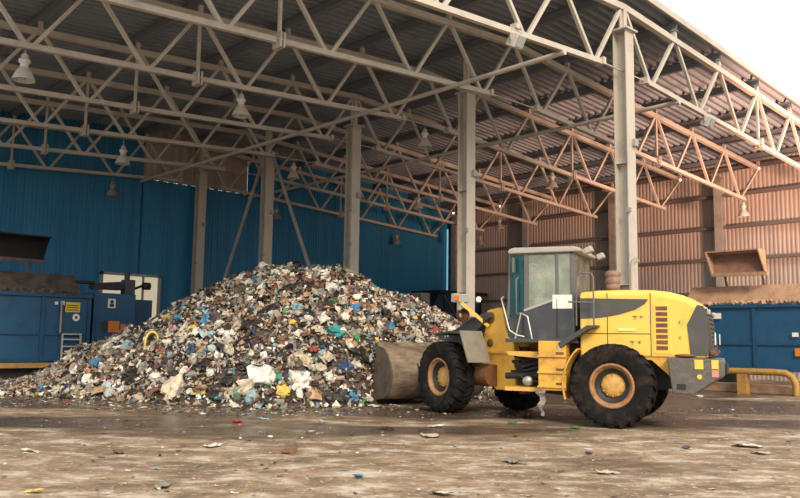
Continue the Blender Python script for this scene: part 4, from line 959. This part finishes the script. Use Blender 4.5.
def lid_right():
    r = empty('compactor_lid', (28, 0, 0), 0, 'sunlit brown raised lid tray above the compactor at right', 'lid', 'raised compactor lids')
    a, b = 13.5, 11.6
    m = MB(); m.add([(.45, a, 4.96), (.45, b, 4.94), (0, b - .2, 4.1), (0, a - .2, 4.12)], [(0, 1, 2, 3)]); m.build('lid_panel', M['lid_warm'], r, fix=False)
    m = MB(); m.bar((.15, a, 4.97), (.15, b, 4.95), .5, .05); m.build('upper_rim', M['hopper_warm'], r)
    m = MB(); m.bar((-.05, a - .22, 4.12), (-.05, b - .25, 4.09), .14, .13); m.build('lower_rim', M['hopper_warm'], r)
    for y in (a, b):
        m = MB(); m.prism([(-.15, 4.97), (.45, 4.97), (.02, 4.1), (-.12, 4.08)], 0, .04)
        for v_ in range(len(m.v)): x_, y_, z_ = m.v[v_]; m.v[v_] = (x_, y + y_ - (4.97 - z_) * .25, z_)
        m.build('lid_cheek', M['hopper_warm'], r)
    for y in (a - .35, b + .2):
        m = MB(); m.bar((.5, y, 4.5), (.9, y, 3.3), .07); m.build('lift_arm', M['girt'], r)
lid_right()
# left unit extras: drive cabinet, ladder, stickers
m = MB(); m.b2((9.97, 27.985, 2.42), (10.0, 27.99, 2.45))
for (x0, z0, x1, z1, mm, nm) in ((10.32, 2.42, 10.82, 2.76, 'sticker_yellow', 'yellow_sign'), ):
    m = MB(); m.b2((x0 - 11.2, -.03, z0), (x1 - 11.2, -.01, z1)); m.build(nm, M[mm], LC)
m = MB(); m.lathe([(.13, -.03), (0, -.035)], 18, 'y', (-.5, 0, 2.24)); sg_ = m.build('round_sign', M['white'], LC)
m = MB(); m.lathe([(.05, -.04), (0, -.042)], 10, 'y', (-.5, 0, 2.24)); m.build('sign_mark', M['ink'], sg_)
m = MB()
for i in range(3): m.b2((-.84, -.036, 2.48 + i * .08), (-.44, -.03, 2.51 + i * .08))
m.build('sign_print', M['ink'], LC)
m = MB(); m.b2((-1.05, -.06, 2.66), (-.93, -.02, 2.78)); m.b2((-1.25, -.06, 2.66), (-1.15, -.02, 2.76)); m.build('warning_sticker', M['white'], LC)
m = MB(); m.bar((-1.05, -.12, 2.75), (-1.05, -.12, 1.7), .05); m.build('drain_pipe', M['steel_dark'], LC)
r = empty('ladder', (10.23, 27.85, 0), 0, 'small steel ladder standing on the ochre rail against the left compactor', 'ladder')
for x in (0, .62):
    m = MB(); m.bar((x, 0, .7), (x, 0, 1.68), .05); m.build('stile', M['steel'], r)
for z in (.78, 1.0, 1.24, 1.48, 1.66):
    m = MB(); m.bar((0, 0, z), (.62, 0, z), .045); m.build('rung', M['steel'], r)
r = empty('drive_cabinet', (11.35, 28.1, 0), 0, 'blue drive cabinet with small stickers standing right of the left compactor', 'cabinet')
m = MB(); m.b2((0, 0, .1), (1.55, 1.8, 3.15)); m.build('cabinet_body', M['cblue'], r, bevel=.02)
m = MB(); m.b2((1.55, .3, .1), (2.35, 1.8, 2.98)); m.build('side_box', M['cblue_dark'], r, bevel=.02)
m = MB(); m.b2((.1, -.03, 1.0), (1.35, 0, 2.25)); m.build('cabinet_door', M['cblue'], r, bevel=.01)
m = MB(); m.b2((.5, -.03, 2.62), (.78, -.01, 2.95)); wl = m.build('white_label', M['white'], r)
m = MB(); m.lathe([(.07, -.035), (0, -.036)], 10, 'y', (.64, 0, 2.84)); m.b2((.56, -.036, 2.66), (.72, -.03, 2.77)); m.build('label_figure', M['ink'], wl)
m = MB(); m.b2((.55, -.05, 1.75), (.95, -.03, 2.15)); m.b2((1.0, -.05, 1.8), (1.2, -.03, 2.05)); m.build('orange_label', M['sticker_orange'], r)
m = MB(); m.b2((.3, -.05, 1.75), (.5, -.03, 2.15)); m.build('dark_label', M['ink'], r)
m = MB(); m.tube([(-1.0, .3, 3.12), (-.6, .3, 3.5), (.1, .3, 3.52)], .06, 8); m.b2((.05, .2, 3.3), (1.1, .7, 3.48)); m.prism([(.0, 3.25), (.05, 3.5), (1.0, 3.6), (1.15, 3.35)], .15, .3)
m.tube([(1.2, .3, 3.2), (1.9, .3, 3.5), (2.1, .3, 3.45)], .05, 8); m.build('hydraulic_drive', M['dark'], r)
m = MB(); m.b2((1.2, .2, 3.15), (1.6, .6, 3.7)); m.lathe([(0, 3.7), (.1, 3.7), (.1, 3.95), (0, 4.0)], 12, 'z', (1.35, .4, 0)); m.build('motor', M['boom'], r, bevel=.03)
m = MB(); m.lathe([(0, 0), (.14, 0), (.14, .25), (0, .25)], 12, 'x', (1.95, .3, 3.5)); m.build('pump', M['dark'], r)
# ochre rails under both units
for (nm, a, b, lb) in (('floor_rail', (3.5, 27.5, .62), (10.4, 27.5, .62), 'long ochre steel rail in front of the left compactor'),):
    r = empty(nm, (0, 0, 0), 0, lb, 'rail'); m = MB(); m.bar(a, b, .22, .16); m.build('rail_beam', M['beam'], r)
    for x in (9.8, 7.0, 4.6):
        m = MB(); m.b2((x - .12, 27.4, 0), (x + .12, 27.6, .56)); m.build('leg', M['beam'], r)
m = MB(); m.b2((3.0, 27.7, 0), (11.2, 27.95, .66)); tag(m.build('shade_box', M['dark']), 'dark box standing for the shade under the left compactor behind the ochre rail', 'shade_box')  # shade under the raised compactor, put in as a solid dark box
r = empty('pipe_rail', (0, 0, 0), 0, 'thick ochre pipe rail low in front of the right compactor', 'rail')
m = MB(); m.tube([(27, 13.6, .72), (27, 10.9, .74), (27, 10.5, .72), (27, 10.3, .6), (27, 10.2, .4), (27, 10.2, 0)], .11, 12); m.build('pipe', M['beam'], r)
m = MB(); m.b2((26.85, 11.75, 0), (27.15, 12.05, .64)); m.build('leg', M['beam'], r)
m = MB(); m.b2((27.3, 6.0, 0), (27.8, 14.2, .3)); tag(m.build('kerb', M['hopper_warm'], bevel=.03), 'low pale kerb in front of the right compactor', 'kerb')
# small marks on the right unit
for (y, z, w_, h_, mm, nm) in ((13.2, 2.64, .36, .2, 'white', 'white_label'), (10.42, 1.4, .22, .26, 'sticker_orange', 'orange_label'), (10.5, 1.98, .2, .14, 'white', 'control_box')):
    m = MB(); m.b2((y - 13.7 - w_ / 2, -.09, z - h_ / 2), (y - 13.7 + w_ / 2, -.07, z + h_ / 2))
    m.build(nm, M[mm], RC)

def mirror_tree(o):
    for ch in [k for k in bpy.data.objects if k.parent == o]:
        if ch.type == 'MESH': ch.data.transform(Matrix.Scale(-1, 4, (1, 0, 0))); ch.data.flip_normals()
        mirror_tree(ch)
mirror_tree(RC)
# dark machine in the far corner
r = empty('baling_machine', (32.6, 32.8, 0), 0, 'dark teal machine standing in the far corner left of the second column', 'machine')
m = MB(); m.prism([(.8, 0), (.6, 3.2), (1.2, 4.45), (5.0, 4.5), (5.0, 0)], 0, 2.2); m.build('machine_body', M['machine'], r, bevel=.03)
m = MB(); m.b2((1.0, -.3, 4.4), (5.2, 2.2, 4.6)); m.build('machine_roof', M['lid'], r)
m = MB(); m.b2((0, .3, 0), (.7, 1.8, 4.4)); m.build('side_unit', M['steel_dark'], r)
for x in (1.6, 2.6, 3.7, 4.8):
    m = MB(); m.bar((x, -.05, .2), (x, -.05, 4.4), .1); m.build('frame_post', M['dark'], r)
m = MB(); m.bar((1.2, -.1, 3.2), (4.9, -.1, 3.1), .1); m.bar((1.5, -.1, 4.3), (2.6, -.1, 3.1), .06); m.build('frame_rail', M['cabpillar'], r)
m = MB(); m.b2((3.0, -.08, 3.5), (3.4, -.04, 3.9)); m.b2((1.8, -.08, 3.0), (2.1, -.04, 3.2)); m.build('control_panel', M['girt'], r)
m = MB(); m.lathe([(0, -.18), (.16, -.16), (.16, -.05), (0, -.05)], 12, 'y', (4.6, 0, 4.2)); m.build('lit_lamp', M['led'], r)

# ------------------------------------------------------------------ camera
cam = bpy.data.cameras.new('Camera'); co = bpy.data.objects.new('Camera', cam); COL.objects.link(co); SC.camera = co
cam.sensor_width = 36; cam.lens = FPX / 800 * 36; cam.clip_end = 500
fwd = Vector((sin(YAW) * cos(PITCH), cos(YAW) * cos(PITCH), sin(PITCH))); right = Vector((cos(YAW), -sin(YAW), 0)); up = right.cross(fwd)
rr = right * cos(ROLL) + up * -sin(ROLL) * -1 * -1; 
# image x = cr*x - sr*y, image y = sr*x + cr*y  ->  camera axes
xr = right * cos(ROLL) - up * sin(ROLL); yr = right * sin(ROLL) + up * cos(ROLL)
Mx = Matrix((xr, yr, -fwd)).transposed().to_4x4(); Mx.translation = Vector((0, 0, EYE)); co.matrix_world = Mx

# ------------------------------------------------------------------ light
w = bpy.data.worlds.new('World'); SC.world = w; w.use_nodes = True; N = w.node_tree.nodes; L = w.node_tree.links
bg = N['Background']; tc = N.new('ShaderNodeTexCoord'); sx = N.new('ShaderNodeSeparateXYZ'); L.new(tc.outputs['Generated'], sx.inputs[0])
cr_ = N.new('ShaderNodeValToRGB'); cr_.color_ramp.elements[0].position = .0; cr_.color_ramp.elements[0].color = (.62, .6, .58, 1)
cr_.color_ramp.elements[1].position = .25; cr_.color_ramp.elements[1].color = (1.0, .97, .94, 1)
L.new(sx.outputs['Z'], cr_.inputs[0]); 
mr = N.new('ShaderNodeMapRange'); mr.inputs['From Min'].default_value = -1; mr.inputs['From Max'].default_value = 1; L.new(sx.outputs['X'], mr.inputs['Value'])
hue = N.new('ShaderNodeMix'); hue.data_type = 'RGBA'; hue.inputs['A'].default_value = (.72, .9, 1, 1); hue.inputs['B'].default_value = (1, .95, .88, 1); L.new(mr.outputs[0], hue.inputs['Factor'])
mu = N.new('ShaderNodeMix'); mu.data_type = 'RGBA'; mu.blend_type = 'MULTIPLY'; mu.inputs['Factor'].default_value = 1; L.new(cr_.outputs[0], mu.inputs['A']); L.new(hue.outputs['Result'], mu.inputs['B'])
L.new(mu.outputs['Result'], bg.inputs[0]); bg.inputs[1].default_value = 1.5
def lamp(name, type_, loc, tgt, energy, col, size=None, angle=None):
    l = bpy.data.lights.new(name, type_); l.energy = energy; l.color = col
    if size: l.shape = 'RECTANGLE'; l.size, l.size_y = size
    if angle: l.angle = angle
    o = bpy.data.objects.new(name, l); COL.objects.link(o); o.location = loc
    o.rotation_euler = (Vector(tgt) - Vector(loc)).to_track_quat('-Z', 'Y').to_euler(); return o
lamp('sun', 'SUN', (0, -10, 20), (10.5, 8, 6), 2.8, (1, .86, .7), angle=radians(18))
gl_ = lamp('added_warm_glow', 'SPOT', (28, 1, 3), (33.8, 14.5, 11.6), 30000, (1, .55, .38))  # added off-frame spot standing in for the orange haze on roof and wall
gl_.data.spot_size = radians(70); gl_.data.spot_blend = 1; gl_.data.shadow_soft_size = 1.2
SC.view_settings.view_transform = 'Standard'; SC.view_settings.look = 'None'; SC.view_settings.exposure = .2; SC.view_settings.gamma = 1.02
